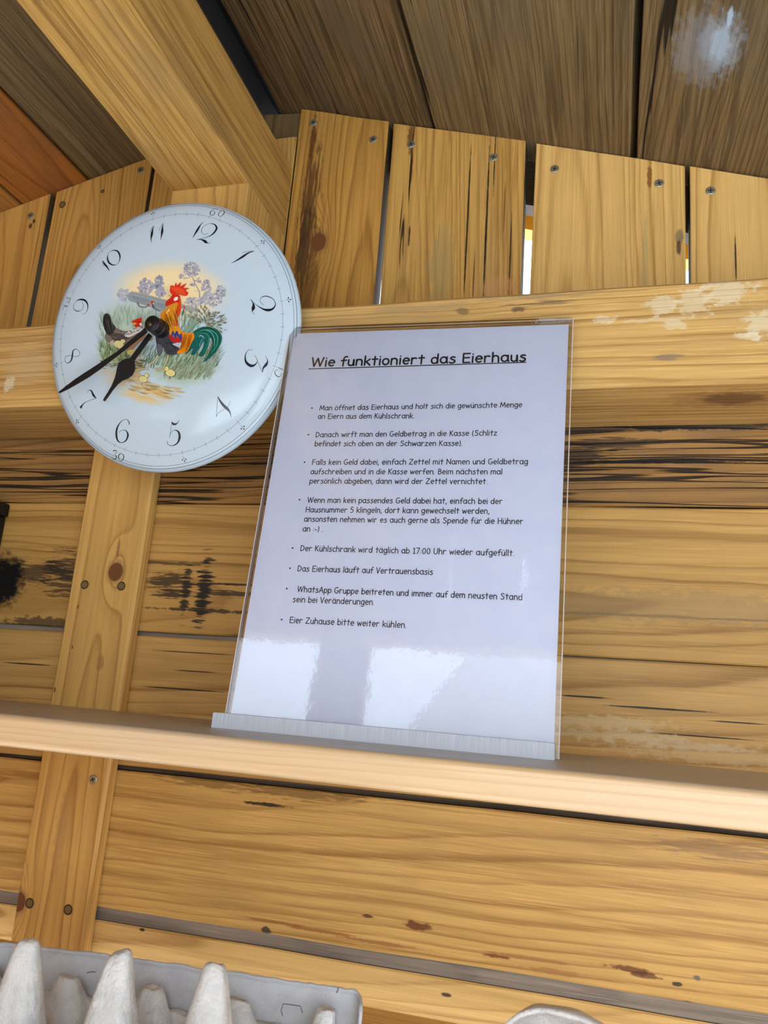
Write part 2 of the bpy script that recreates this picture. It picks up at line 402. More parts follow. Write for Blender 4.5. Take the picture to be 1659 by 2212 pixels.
w1 = wood('gable_wood_knot', (.56, .315, .09), (.28, .125, .025), seed=21, spacing=.0042, y0=.03, z0=-.03, wob=.006, fibre=.35,
          knots=[(*vl(688, 523, *u1), .0075, .75, (.20, .07, .02))],
          spots=[(*vl(665, 470, *u1), .09, .010, (.12, .05, .015), .85, 2.2), (*vl(652, 560, *u1), .06, .008, (.05, .025, .01), .85, 2.2), (*vl(677, 300, *u1), .03, .003, (.12, .045, .01), .9, 1.2), (*vl(662, 600, *u1), .05, .012, (.16, .075, .02), .7, 2.0)])
vplank(-.3045, -.2120, -.3045, -.2101, w1, 31, screws=[(677, 265, .3), (806, 301, .9)])
u2 = va(-.2074, -.0786)
w2 = wood('gable_wood_cracked', (.60, .37, .125), (.33, .165, .045), seed=22, spacing=.0048, y0=.022, z0=.045, wob=.005, fibre=.4, cracks=.15, crack_len=5.0, crack_w=150,
          blotch=.45, blotch_col=(.40, .26, .09),
          spots=[(*vl(1008, 480, *u2), .10, .0011, BLACK, .95, .5), (*vl(1048, 500, *u2), .11, .0012, BLACK, .95, .5), (*vl(1068, 345, *u2), .05, .0007, BLACK, .9, .5), (*vl(1099, 560, *u2), .055, .0009, BLACK, .9, .5),
                 (*vl(1020, 600, *u2), .03, .0007, BLACK, .8, .5), (*vl(1088, 450, *u2), .03, .0006, (.1, .05, .01), .8, .5), (*vl(888, 295, *u2), .022, .0035, (.16, .06, .015), .9, 1.6), (*vl(888, 360, *u2), .03, .002, (.28, .12, .03), .7, 1.6),
                 (*vl(882, 510, *u2), .014, .0011, BURN, .85, 1.0), (*vl(950, 580, *u2), .05, .014, (.36, .27, .10), .6, 2.0), (*vl(1070, 620, *u2), .012, .02, (.62, .30, .12), .5, 1.2)])
vplank(-.2074, -.0789, -.2027, -.0783, w2, 32, screws=[(888, 312, .1), (1066, 340, .6)])
u3 = va(-.0698, .0556)
w3 = wood('gable_wood_clean', (.75, .50, .22), (.50, .28, .085), seed=23, spacing=.0060, y0=.024, z0=.03, wob=.007, fibre=.3, blotch=.15,
          spots=[(*vl(1403, 375, *u3), .018, .0025, (.22, .08, .015), .85, 1.4), (*vl(1468, 510, *u3), .008, .004, (.26, .19, .08), .9, .9), (*vl(1467, 535, *u3), .008, .0022, (.09, .05, .02), .9, .9), (*vl(1395, 560, *u3), .05, .003, (.50, .36, .14), .7, 1.2)])
vplank(-.0698, .0561, -.0712, .0550, w3, 33, screws=[(1198, 365, .7), (1424, 396, .2)])
u4 = va(.0598, .19)
w4 = wood('gable_wood_right', (.76, .51, .225), (.52, .30, .10), seed=24, spacing=.0075, y0=.03, z0=.02, wob=.006,
          spots=[(*vl(1597, 560, *u4), .025, .0009, BLACK, .9, .5)])
vplank(.0598, .185, .0585, .185, w4, 34, screws=[(1535, 412, .4)])
for i, (a, b) in enumerate([(.190, .31), (.315, .44), (.445, .57), (.575, .70), (.705, .83), (.835, .98)]):
    vplank(a, b, a, b, wood('gable_wood_more', *PINE, seed=70+i), 40+i)
# left side
pg = at(325, 400, YW).x
w5 = wood('gable_wood_shakes', (.62, .375, .125), (.36, .18, .045), seed=25, spacing=.0036, y0=.012, z0=.012, tilt=(.05, .05), wob=.009)
lb = vplank(-.5815, pg-.0018, -.578, pg-.0018, w5, 35, screws=[(304, 368, .5)])
for (u, v, k_) in ((135, 442, 1.0), (222, 413, .55)):
    lb_s = bpy.data.objects.new('screw', PLUG); COL.objects.link(lb_s); lb_s.parent = lb
    bpy.context.view_layer.update()
    lb_s.matrix_basis = lb.matrix_world.inverted() @ (Matrix.Translation(at(u, v, YW-.0003)) @ Matrix.Diagonal((k_, k_, k_, 1)))
w6 = wood('gable_wood_left', (.62, .375, .125), (.36, .18, .05), seed=26, spacing=.0085, y0=.02, z0=.0, wob=.008,
          spots=[(*vl(64, 493, -.70, -.587, .49), .004, .0025, BURN, .9, 1.0), (*vl(72, 483, -.70, -.587, .49), .003, .002, BURN, .9, 1.0), (*vl(80, 520, -.70, -.587, .49), .06, .0008, (.14, .07, .02), .8, .6)])
vplank(-.700, -.5873, -.696, -.5846, w6, 36, screws=[(66, 466, 0)])
vplank(pg+.0018, -.306, pg+.0018, -.306, wood('gable_wood_short', *PINE, seed=27), 37, slope=0.0, drop=.02)
for i, (a, b) in enumerate([(-.83, -.705), (-.96, -.835), (-1.09, -.965), (-1.28, -1.095)]):
    vplank(a, b, a, b, wood('gable_wood_more', *PINE, seed=80+i), 50+i)
# rafters outside the gable boards, the boards are screwed to them
rf_m = wood('rafter_wood', (.06, .04, .02), (.03, .02, .01), seed=29)
for xa, xb, f_ in ((-.345, 1.0, lambda X: .576-SR*(X+.305)), (-1.28, -.345, lambda X: .5407+SL*(X+.4703))):
    V = [(x, y+YW, z+.7) for y in (YW+VT+.001-YW+0, YW+VT+.018-YW) for (x, z) in ((xa, f_(xa)-.050), (xb, f_(xb)-.050), (xb, f_(xb)-.004), (xa, f_(xa)-.004))]
    V = [(x, y-YW, z) for (x, y, z) in V]
    mesh_obj('rafter', V, [(0, 1, 2, 3), (7, 6, 5, 4), (0, 4, 5, 1), (1, 5, 6, 2), (2, 6, 7, 3), (3, 7, 4, 0)], rf_m, wall)
# board set behind the ridge gap
bk = wood('backing_wood', (.20, .14, .08), (.10, .065, .035), seed=28)
vplank(-.37, -.27, -.37, -.27, bk, 38, y=YW+VT-.012, slope=.1, drop=.002, zb=.40, T=.018)

mesh_obj('gap_backing_board', [(x, y, z) for y in (YW+.0355, YW+.047) for (x, z) in ((-1.25, -.69), (.95, -.69), (.95, .24), (-1.25, .24))],  # added behind the planks, stops daylight leaking through their gaps
         [(0, 1, 2, 3), (7, 6, 5, 4), (0, 4, 5, 1), (1, 5, 6, 2), (2, 6, 7, 3), (3, 7, 4, 0)], dark_edge, wall, loc=(0, -YW, .7))

# ---- roof planks (run towards the wall, parallel to the ridge)
ceil = empty('ceiling', (-.345, 0, .59)); tag(ceil, kind='structure')
RY0, RY1 = -.42, .755
def rplank(x0, x1, side, mat, seed, T=.022, lift=.0015, gapz=0.0):
    s = -SR if side > 0 else SL
    z0, z1 = (.576-SR*(x0+.305), .576-SR*(x1+.305)) if side > 0 else (.5407+SL*(x0+.4703), .5407+SL*(x1+.4703))
    ctr = Vector(((x0+x1)/2, (RY0+RY1)/2, (z0+z1)/2))
    wv = Vector((x1-x0, 0, z1-z0)); W = wv.length; wv.normalize()
    nrm = Vector((-wv.z, 0, wv.x))        # up
    ax = Vector((0, 1, 0))
    mw = frame(ctr+nrm*(T/2+lift), ax, nrm)
    o = board('plank', RY1-RY0, W, T, mat, None, mw, seed=seed, wav=.0006, seg=.03)
    o.parent = ceil; o.matrix_basis = Matrix.Translation(-Vector(ceil.location)) @ mw
    return o, mw
RK = dict(rough=.75, bump=1.2, fibre=.6, blotch=.6, spec=.25)
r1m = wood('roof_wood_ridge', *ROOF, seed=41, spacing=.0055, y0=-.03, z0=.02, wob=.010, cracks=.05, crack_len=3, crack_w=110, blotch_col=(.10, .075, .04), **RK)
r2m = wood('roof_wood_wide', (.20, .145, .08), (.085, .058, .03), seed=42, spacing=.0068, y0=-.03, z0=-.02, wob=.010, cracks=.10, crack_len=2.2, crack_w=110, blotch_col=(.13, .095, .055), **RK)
p_spot = None
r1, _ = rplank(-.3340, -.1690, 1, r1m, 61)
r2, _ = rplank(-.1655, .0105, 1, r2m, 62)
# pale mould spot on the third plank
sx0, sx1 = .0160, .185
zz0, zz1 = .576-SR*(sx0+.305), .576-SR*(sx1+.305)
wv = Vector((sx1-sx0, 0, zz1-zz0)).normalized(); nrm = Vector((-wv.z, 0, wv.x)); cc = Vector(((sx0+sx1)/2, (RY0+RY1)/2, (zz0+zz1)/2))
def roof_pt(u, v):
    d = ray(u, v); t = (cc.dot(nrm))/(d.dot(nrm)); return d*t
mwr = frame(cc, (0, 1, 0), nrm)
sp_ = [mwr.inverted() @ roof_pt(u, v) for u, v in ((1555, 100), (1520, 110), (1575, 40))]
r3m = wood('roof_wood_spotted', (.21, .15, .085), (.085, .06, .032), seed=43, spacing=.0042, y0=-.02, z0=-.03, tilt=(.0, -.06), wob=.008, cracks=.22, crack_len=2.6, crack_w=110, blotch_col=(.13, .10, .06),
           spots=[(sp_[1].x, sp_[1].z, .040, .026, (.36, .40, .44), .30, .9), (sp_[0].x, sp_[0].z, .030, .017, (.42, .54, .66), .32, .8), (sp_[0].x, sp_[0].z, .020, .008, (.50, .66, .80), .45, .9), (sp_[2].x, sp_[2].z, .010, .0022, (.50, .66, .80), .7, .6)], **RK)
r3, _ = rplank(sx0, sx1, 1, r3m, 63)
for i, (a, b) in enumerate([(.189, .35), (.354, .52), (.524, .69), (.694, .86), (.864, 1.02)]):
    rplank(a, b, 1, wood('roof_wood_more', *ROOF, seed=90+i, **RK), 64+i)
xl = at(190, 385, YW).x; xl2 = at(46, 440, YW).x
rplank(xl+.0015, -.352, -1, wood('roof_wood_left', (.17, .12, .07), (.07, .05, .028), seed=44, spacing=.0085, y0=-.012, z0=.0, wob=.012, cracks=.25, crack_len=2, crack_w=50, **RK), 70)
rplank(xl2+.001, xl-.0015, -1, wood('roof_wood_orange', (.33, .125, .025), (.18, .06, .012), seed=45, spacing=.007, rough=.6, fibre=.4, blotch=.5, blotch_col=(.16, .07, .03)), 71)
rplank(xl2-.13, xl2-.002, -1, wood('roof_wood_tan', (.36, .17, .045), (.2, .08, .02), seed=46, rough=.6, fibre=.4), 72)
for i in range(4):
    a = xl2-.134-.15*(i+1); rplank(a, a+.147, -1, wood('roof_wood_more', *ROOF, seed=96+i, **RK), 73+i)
# ridge cap closes the roof over the gap
capm = simple('ridge_cap_felt', (.02, .018, .016), .9, bump=.4)
mesh_obj('ridge_cap', [(x, y, z) for y in (RY0, RY1) for x, z in ((-.47, .578), (-.345, .628), (-.22, .590), (-.22, .594), (-.345, .632), (-.47, .582))],
         [(0, 1, 7, 6), (1, 2, 8, 7), (2, 3, 9, 8), (3, 4, 10, 9), (4, 5, 11, 10), (5, 0, 6, 11), (0, 5, 4, 1), (1, 4, 3, 2), (6, 7, 10, 11), (7, 8, 9, 10)], capm, ceil, loc=(.345, 0, -.59))
for xa, xb, za, zb__ in ((-.345, 1.03, .5883+.026, .5883-SR*1.375+.026), (-1.35, -.345, .5739-SL*1.005+.026, .5739+.026)):  # unseen sheets added to keep daylight from leaking between the roof planks
    mesh_obj('gap_cover_felt', [(x, y, z+dz) for dz in (0, .004) for (x, z) in ((xa, za), (xb, zb__)) for y in (RY0, RY1)],
             [(0, 1, 3, 2), (4, 6, 7, 5), (0, 2, 6, 4), (1, 5, 7, 3), (0, 4, 5, 1), (2, 3, 7, 6)], capm, ceil, loc=(.345, 0, -.59))
# fascia under the roof edge outside
fm = simple('orange_fascia', (.80, .42, .04), .5, var=.2, bscale=60)
for side, xa, xb in ((1, -.345, 1.0), (-1, -1.3, -.345)):
    za, zb_ = ((.576-SR*(xa+.305)), (.576-SR*(xb+.305))) if side > 0 else (.5407+SL*(xa+.4703), .5407+SL*(xb+.4703))
    V = []
    for y in (.735, .755):
        V += [(xa, y, za-.024), (xb, y, zb_-.024), (xb, y, zb_), (xa, y, za)]
    tag(mesh_obj('trim_%d' % (1 if side > 0 else 2), V, [(0, 1, 2, 3), (7, 6, 5, 4), (0, 4, 5, 1), (1, 5, 6, 2), (2, 6, 7, 3), (3, 7, 4, 0)], fm), kind='structure')

# ---- side walls and front of the hut (behind the camera), with its serving opening
def side_wall(name, X, zt, gap=None):
    e = empty(name, (X, 0, -.7)); tag(e, kind='structure')
    z = -.69; k = 0
    while z < zt:
        h = min(.135, zt-z)
        if h > .02 and not (gap and gap[0] < z+h/2 < gap[1]):
            mw = frame((X, .16, z+h/2), (0, 1, 0), (1 if X > 0 else -1, 0, 0))
            o = board('plank', .93, h-.003, .02, wood('side_wood_%d' % k, *PINE, seed=110+k), None, mw, seed=k)
            o.parent = e; o.matrix_basis = Matrix.Translation((-X, 0, .7)) @ mw
        z += h; k += 1
side_wall('wall_right', .965, .18, gap=(-.16, .12))  # gap added to let side daylight onto the right of the back wall
side_wall('wall_left', -1.10, .365)
front = empty('wall_front', (0, -.3, -.7)); tag(front, kind='structure')
def fput(o, mw): o.parent = front; o.matrix_basis = Matrix.Translation((0, .3, .7)) @ mw
for i in range(17):
    a = -1.27+.131*i; b = a+.127; xc = (a+b)/2; zt = ztop(xc)-.004
    if zt-.29 < .03: continue
    mw = frame((xc, -.335, (.30+zt)/2), (0, 0, 1), (0, 1, 0))
    fput(board('plank', zt-.30, b-a, .02, wood('front_wood_%d' % i, *PINE, seed=130+i), None, mw, seed=i, s1=(SR if xc > -.345 else -SL)), mw)
mw = frame((-.15, -.3, .325), (1, 0, 0), (0, 1, 0))
fput(board('header', 2.3, .08, .05, wood('header_wood', *PINE, seed=150), None, mw), mw)
mw = frame((-.387, -.3, -.25), (0, 0, 1), (0, 1, 0))
fput(board('post', 1.07, .085, .05, wood('opening_post_wood', *GOLD, seed=151), None, mw), mw)
for i, (xc, W_, zt) in enumerate([(-.76, .06, .285), (-.835, .088, .26), (-.945, .127, .285), (-1.06, .10, .285), (-.665, .125, .14), (-.535, .125, .14), (-.4515, .03, .14), (-.28, .125, -.04), (-.15, .125, -.04)]):  # the short boards are added, shading the lower left of the back wall
    mw = frame((xc, -.3, (zt-.9)/2), (0, 0, 1), (0, 1, 0))
    fput(board('plank', zt+.9, W_, .022, wood('front_low_wood_%d' % i, *PINE, seed=160+i), None, mw), mw)
# added white panel outside, unseen, shaped for its reflection in the acrylic
V = [(-.244, -.80, .425), (.06, -.80, .425), (.06, -.80, .16), (.0, -.80, .16), (.0, -.80, -1.4), (-.05, -.80, -1.4), (-.05, -.80, .16), (-.404, -.80, .16)]
V += [(x, y-.02, z) for (x, y, z) in V]
mesh_obj('panel', [(x, y+.3, z+.7) for (x, y, z) in V], [tuple(range(8))[::-1], tuple(range(8, 16))]+[(i, (i+1) % 8, (i+1) % 8+8, i+8) for i in range(8)], simple('reflection_panel_white', (.80, .80, .78), .6), front)

ground = simple('pale_paving', (.47, .49, .52), .9, bump=.3, bscale=20, var=.3)
tag(mesh_obj('floor', [(-12, -12, -1.4), (12, -12, -1.4), (12, 12, -1.4), (-12, 12, -1.4), (-12, -12, -1.5), (12, -12, -1.5), (12, 12, -1.5), (-12, 12, -1.5)],
             [(0, 1, 2, 3), (7, 6, 5, 4), (0, 4, 5, 1), (1, 5, 6, 2), (2, 6, 7, 3), (3, 7, 4, 0)], ground), kind='structure')

# ================================================================== BEAMS
def hb(u, v, Y, zc): p = at(u, v, Y); return (p.x+.15, p.z-zc)
YB = .5485
zb0, zb1 = .2307, .3090; zbc = (zb0+zb1)/2
WHT = (.72, .64, .44)
ku = ray(1585, 862); ku = ku*(.2307/ku.z)
tie_m = wood('tie_beam_wood', (.58, .38, .165), (.38, .21, .07), seed=51, spacing=.006, y0=-.03, z0=-.05, wob=.010, bump=1.0, rough=.7, fibre=.45, blotch=.35, blotch_col=(.40, .28, .13),
             knots=[],
             spots=[(ku.x+.15, ku.y-(YB+YW)/2, .026, .013, (.085, .035, .012), .95, -.8), (ku.x+.15, ku.y-(YB+YW)/2, .05, .020, (.30, .15, .05), .5, -1.2), (*hb(1500, 650, YB, zbc), .014, .012, WHT, 0.43, 1.9), (*hb(1570, 630, YB, zbc), .020, .012, WHT, 0.50, 1.9), (*hb(1640, 700, YB, zbc), .012, .012, WHT, 0.50, 1.9), (*hb(1430, 660, YB, zbc), .014, .008, WHT, 0.47, 1.9),
                    (*hb(1310, 690, YB, zbc), .010, .004, WHT, 0.43, 1.9), (*hb(1620, 725, YB, zbc), .010, .004, WHT, 0.50, 1.9), (*hb(1460, 700, YB, zbc), .010, .004, WHT, 0.43, 1.9), (*hb(1420, 690, YB, zbc), .03, .002, WHT, 0.32, 1.9),
                    (*hb(1440, 770, YB, zbc), .010, .003, (.24, .17, .10), .8, 2.0), (*hb(1120, 668, YB, zbc), .006, .003, (.16, .09, .04), .9, 1.2), (*hb(1000, 672, YB, zbc), .006, .004, (.18, .11, .05), .8, 1.6), (*hb(900, 665, YB, zbc), .05, .004, (.38, .26, .12), .6, 2.2),
                    (*hb(1180, 655, YB, zbc), .03, .002, (.20, .13, .06), .8, 2.4), (*hb(1150, 640, YB, zbc), .05, .003, (.34, .23, .11), .7, 2.4), (*hb(60, 790, YB, zbc), .03, .02, (.50, .36, .18), .5, 2.2), (*hb(20, 830, YB, zbc), .006, .01, (.72, .62, .42), .6, 1.5)])
mw = Matrix.Translation((-.15, (YB+YW)/2, zbc))
tie = board('tie_beam', 2.24, zb1-zb0, YW-YB-.0005, [tie_m], None, mw, ch=.0025, wav=.0010, seed=7, seg=.03)
tag(tie, 'thick rough-sawn horizontal pine beam with whitish stains behind the notice', 'beam')
xk0, xk1 = -.3806, -.3060; zr0, zr1 = .4310, .5075
king_m = wood('king_post_wood', (.64, .42, .17), (.44, .24, .08), seed=52, spacing=.005, y0=.05, z0=.03)
mw = frame(((xk0+xk1)/2, (YB+YW)/2, (zb1+zr0)/2), (0, 0, 1), (0, 1, 0))
king = board('king_post', zr0-zb1-.0004, xk1-xk0, YW-YB-.0005, [king_m], None, mw, ch=.0012, seed=8)
tag(king, 'short upright square post between the crossbeam and ridge beam, behind the clock', 'post')
ridge_m = wood('ridge_beam_wood', (.50, .31, .105), (.32, .17, .045), seed=53, spacing=.0045, y0=.02, z0=-.06, wob=.008, bump=1.3, rough=.75, fibre=.6, blotch=.5, blotch_col=(.24, .15, .06),
               spots=[(.08, .01, .05, .014, (.13, .085, .04), .75, 2.0), (.16, -.02, .03, .008, (.15, .10, .05), .6, 2.0), (-.02, .0, .05, .02, (.18, .11, .05), .6, 2.0)])
# local X -> +Y world, local Y -> +Z (up), local Z -> X
ry0 = -.30
mw = frame(((xk0+xk1)/2, (ry0+YW)/2, (zr0+zr1)/2), (0, 1, 0), (0, 0, 1))
ridge = board('ridge_beam', YW-ry0-.001, xk1-xk0, zr1-zr0, [ridge_m], None, mw, ch=.0015, wav=.0006, seed=9, seg=.03)
tag(ridge, 'heavy rough-sawn ridge beam running overhead to the gable wall', 'beam')
xp0, xp1 = -.4690, -.4010; YP = .617
def pl(u, v): p = at(u, v, YP); return (p.z+.185, -(p.x-(xp0+xp1)/2))
post_m = wood('batten_wood', (.66, .42, .165), (.40, .20, .06), seed=54, spacing=.0046, y0=.028, z0=-.006, tilt=(.015, .02), wob=.005, rough=.5, fibre=.2, blotch=.15,
              knots=[(*pl(250, 1235), .0072, .85, (.20, .075, .02)), (*pl(40, 1948), .0062, .8, (.22, .08, .03))],
              spots=[(*pl(255, 1185), .012, .0018, (.30, .12, .04), .8, 1.0), (*pl(215, 1430), .008, .004, (.34, .16, .05), .6, 1.6), (*pl(168, 1310), .002, .0007, BURN, .9, .4), (*pl(156, 1398), .002, .0007, BURN, .9, .4), (*pl(118, 1490), .003, .0008, BURN, .9, .4), (*pl(130, 1800), .04, .006, (.48, .26, .09), .6, 1.4)])
mw = frame(((xp0+xp1)/2, (YP+YW)/2, -.185), (0, 0, 1), (0, 1, 0))
post = board('wall_batten', 2*(.2307+.185)-.001, xp1-xp0, YW-YP-.0005, [post_m], None, mw, ch=.0022, seed=10)
tag(post, 'flat upright planed pine batten with knots, below the clock', 'batten')
for (u, v, me) in ((183, 1263, PLUG), (262, 1266, PLUG), (201, 1684, SCREW), (64, 1951, PLUG), (147, 1965, PLUG)):
    add_screw(post, at(u, v, YP-.0003), me)

# ================================================================== SHELF
def shz(X): return -.0200-.0055*(X+.4)
shelf_m = wood('shelf_wood', (.56, .375, .20), (.43, .26, .12), seed=55, spacing=.0035, y0=.05, z0=.25, tilt=(.0, .01), wob=.004, amt=.5, rough=.38, blotch=.25, blotch_col=(.45, .38, .32), fibre=.2, bump=.25, spec=.5, tint=False)
shelf_top_m = wood('greyed_shelf_top', (.46, .40, .33), (.36, .30, .235), seed=57, spacing=.0045, y0=.05, z0=.2, amt=.6, rough=.35, blotch=.4, blotch_col=(.30, .26, .22), fibre=.4, bump=.3, spec=.5, tint=False)
bmv = bmesh.new()
YF, YS = .405, .6165
prof = []
R_ = .0035
for a in range(0, 91, 15): prof.append((YF+R_-R_*math.cos(math.radians(a)), -R_+R_*math.sin(math.radians(a))))
prof += [(YS, 0), (YS, -.018)]
for a in range(0, 91, 15): prof.append((YF+R_-R_*math.sin(math.radians(a)), -.018+R_-R_*math.cos(math.radians(a))))
V = []; F = []
N = 40
for i in range(N+1):
    X = -1.1+1.9*i/N
    for (y, z) in prof: V.append((X+.4, y-.51, z+shz(X)+.02))
m = len(prof)
for i in range(N):
    for k in range(m): F.append((i*m+k, (i+1)*m+k, (i+1)*m+(k+1) % m, i*m+(k+1) % m))
F.append(tuple(range(m))); F.append(tuple(N*m+k for k in range(m))[::-1])
mi = [1 if k in (4, 5, 6) else 0 for i in range(N) for k in range(m)]+[0, 0]
sh = mesh_obj('shelf', V, F, [shelf_m, shelf_top_m], loc=(-.4, .51, -.02), midx=mi)
tag(sh, 'long planed pine shelf board carrying the notice stand', 'shelf')
V2 = None
mw = frame((-.2, .50, -.213), (1, 0, 0), (0, 0, 1))
low = board('lower_shelf', 1.7, .22, .018, wood('lower_shelf_wood', *PALE, seed=56), None, mw)
tag(low, 'lower pine board under the grey egg cartons', 'shelf')

# ================================================================== BLACK CASH BOX (left edge)
YS_ = YW
bx = empty('cash_box', (-.66, .55, -.0185))
blk = simple('black_painted_metal', (.006, .006, .007), .45, spec=.3)
def boxm(name, x0, x1, y0, y1, z0, z1, mat, parent, bev=.002):
    bm = bmesh.new(); bmesh.ops.create_cube(bm, size=1)
    bmesh.ops.scale(bm, vec=(x1-x0, y1-y0, z1-z0), verts=bm.verts)
    bmesh.ops.bevel(bm, geom=bm.edges[:], offset=bev, segments=2, affect='EDGES', profile=.5)
    loc = Vector(((x0+x1)/2, (y0+y1)/2, (z0+z1)/2))
    if parent: loc -= parent.location
    o = bm_obj(name, bm, mat, parent); o.location = loc
    return o
boxm('body', -.72, -.563, .47, YS_-.001, -.0185, .150, blk, bx)
boxm('lid', -.722, -.561, .468, YW-.001, .150, .1625, blk, bx, .0015)
boxm('coin_slot', -.66, -.62, .545, .549, .1622, .1632, simple('slot_rim', (.03, .03, .03), .4, .8), bx, .0004)
boxm('lock', -.645, -.635, .464, .470, .100, .110, simple('lock_metal', (.3, .3, .3), .3, 1.0), bx, .001)
tag(bx, 'black metal cash box against the back wall at the left picture edge', 'box')

# ================================================================== NOTICE STAND
SX0, SY0, SZ0 = -.24476, .50296, shz(-.245)+.0001
syaw, slean, sroll = .0315, .110, -.0055
SWD, SHT = .2151, .3056
s_ex = Vector((math.cos(syaw), math.sin(syaw), sroll)).normalized()
_n = Vector((-math.sin(syaw), math.cos(syaw), 0))
s_ez = (Vector((0, 0, 1))*math.cos(slean)+_n*math.sin(slean)).normalized()
s_n = s_ex.cross(s_ez)            # towards +Y?
if s_n.y > 0: s_n = -s_n          # faces the camera
s_ez = s_n.cross(s_ex) if s_n.cross(s_ex).z > 0 else s_ex.cross(s_n)
s_o = Vector((SX0, SY0, SZ0))
def SP(u, v, h=0.0):      # pixel -> sheet coordinates
    o = s_o+s_n*h
    d = ray(u, v); t = o.dot(s_n)/d.dot(s_n); q = d*t-o
    return (q.dot(s_ex), q.dot(s_ez))
MS = Matrix((s_ex, s_n, s_ez)).transposed().to_4x4(); MS.translation = s_o   # local X right, Y out of the sheet, Z up
# (local frame is left-handed free: det checked below)
if MS.to_3x3().determinant() < 0:
    MS = Matrix((s_ex, -s_n, s_ez)).transposed().to_4x4(); MS.translation = s_o
    OUT = -1
else: OUT = 1
def sbox(name, x0, x1, h0, h1, z0, z1, mat, parent, bev=0.0):
    """box in sheet space: h = height above the sheet towards the viewer"""
    y0, y1 = sorted((OUT*h0, OUT*h1))
    bm = bmesh.new(); bmesh.ops.create_cube(bm, size=1)
    bmesh.ops.scale(bm, vec=(x1-x0, y1-y0, z1-z0), verts=bm.verts)
    bmesh.ops.translate(bm, vec=((x0+x1)/2, (y0+y1)/2, (z0+z1)/2), verts=bm.verts)
    if bev: bmesh.ops.bevel(bm, geom=bm.edges[:], offset=bev, segments=2, affect='EDGES')
    return bm_obj(name, bm, mat, parent)
def acrylic(name, edge=(.9, .93, .95), refl=1.0, bump=.0):
    n = NT(name)
    tr = n.n('ShaderNodeBsdfTransparent'); tr.inputs[0].default_value = (.985, .985, .985, 1)
    gl = n.n('ShaderNodeBsdfGlossy'); gl.inputs['Roughness'].default_value = .015
    fr = n.n('ShaderNodeFresnel'); fr.inputs['IOR'].default_value = 1.49
    mx = n.n('ShaderNodeMixShader')
    n.t.links.new(fr.outputs[0], mx.inputs[0]); n.t.links.new(tr.outputs[0], mx.inputs[1]); n.t.links.new(gl.outputs[0], mx.inputs[2])
    if bump:
        tcn = n.n('ShaderNodeTexCoord'); nz = n.noise(tcn.outputs['Object'], 90.0, 3.0, .6)
        bp = n.n('ShaderNodeBump'); bp.inputs['Strength'].default_value = bump; bp.inputs['Distance'].default_value = .0006
        n.t.links.new(nz, bp.inputs['Height']); n.t.links.new(bp.outputs[0], gl.inputs['Normal'])
    n.t.links.new(mx.outputs[0], n.out.inputs[0]); n.t.nodes.remove(n.b)
    return n.m
ac = acrylic('clear_acrylic', bump=.10)
ac_edge = simple('acrylic_edge', (.55, .47, .42), .2, spec=.8)
hold = empty('sign_holder'); hold.matrix_basis = MS
tag(hold, 'clear acrylic notice stand with a grey foot, standing on the pine shelf', 'sign holder')
sbox('front_panel', 0, SWD, .0010, .0024, .0, SHT, ac, hold)
sbox('back_panel', 0, SWD, -.0026, -.0012, .0, SHT, ac, hold)
# polished side edges
for x0, x1 in ((-.0006, .0000), (SWD, SWD+.0006)):
    sbox('side_edge', x0, x1, -.0026, .0024, 0, SHT, ac_edge, hold)
sbox('top_edge', 0, SWD, -.0026, -.0012, SHT, SHT+.0006, ac_edge, hold)
foot_m = NT('brushed_foot')
tcn = foot_m.n('ShaderNodeTexCoord'); mp = foot_m.n('ShaderNodeMapping'); mp.inputs['Scale'].default_value = (1800, 40, 40)
foot_m.t.links.new(tcn.outputs['Object'], mp.inputs[0])
nz = foot_m.noise(mp.outputs[0], 1.0, 3.0, .6)
foot_m.t.links.new(foot_m.mix(foot_m.maprange(nz, .3, .75), (.50, .54, .62), (.66, .70, .77)), foot_m.b.inputs['Base Color'])
foot_m.b.inputs['Roughness'].default_value = .45
# foot: block in front of the panels, level on the shelf
pf0 = at(457, 1558, .487); pf1 = at(1197, 1637, .492)
fx0 = pf0.x; fx1 = pf1.x
fw = (Vector((pf1.x, .4925, 0))-Vector((pf0.x, .4870, 0)))
mwf = Matrix.Rotation(math.atan2(fw.y, fw.x), 4, 'Z'); mwf = Matrix.Translation((fx0, .4870, shz((fx0+fx1)/2)+.0003)) @ mwf @ Matrix.Rotation(.0055, 4, 'Y')
bm = bmesh.new(); bmesh.ops.create_cube(bm, size=1)
bmesh.ops.scale(bm, vec=(fw.length, .0140, .0098), verts=bm.verts); bmesh.ops.translate(bm, vec=(fw.length/2, .0070, .0049), verts=bm.verts)
bmesh.ops.bevel(bm, geom=bm.edges[:], offset=.0005, segments=2, affect='EDGES')
bm_obj('foot_bar', bm, foot_m.m, hold, mw=MS.inverted() @ mwf)

paper_m = NT('lavender_white_paper')
tcn = paper_m.n('ShaderNodeTexCoord'); nz = paper_m.noise(tcn.outputs['Object'], 60.0, 3.0, .6)
paper_m.t.links.new(paper_m.mix(paper_m.maprange(nz, .3, .7), (.70, .73, .88), (.735, .76, .90)), paper_m.b.inputs['Base Color'])
paper_m.b.inputs['Roughness'].default_value = .75
PX0, PX1, PZ0, PZ1 = .0026, SWD-.0028, .004, SHT-.0042
note = empty('notice_sheet'); note.matrix_basis = MS
tag(note, 'white printed German notice headed Wie funktioniert das Eierhaus', 'notice')
V = []; F = []; NX, NZ = 12, 16
for side in (0, 1):
    for j in range(NZ+1):
        for i in range(NX+1):
            x = PX0+(PX1-PX0)*i/NX; z = PZ0+(PZ1-PZ0)*j/NZ
            V.append((x, OUT*(.0 if side == 0 else -.0002), z))
M_ = (NX+1)*(NZ+1)
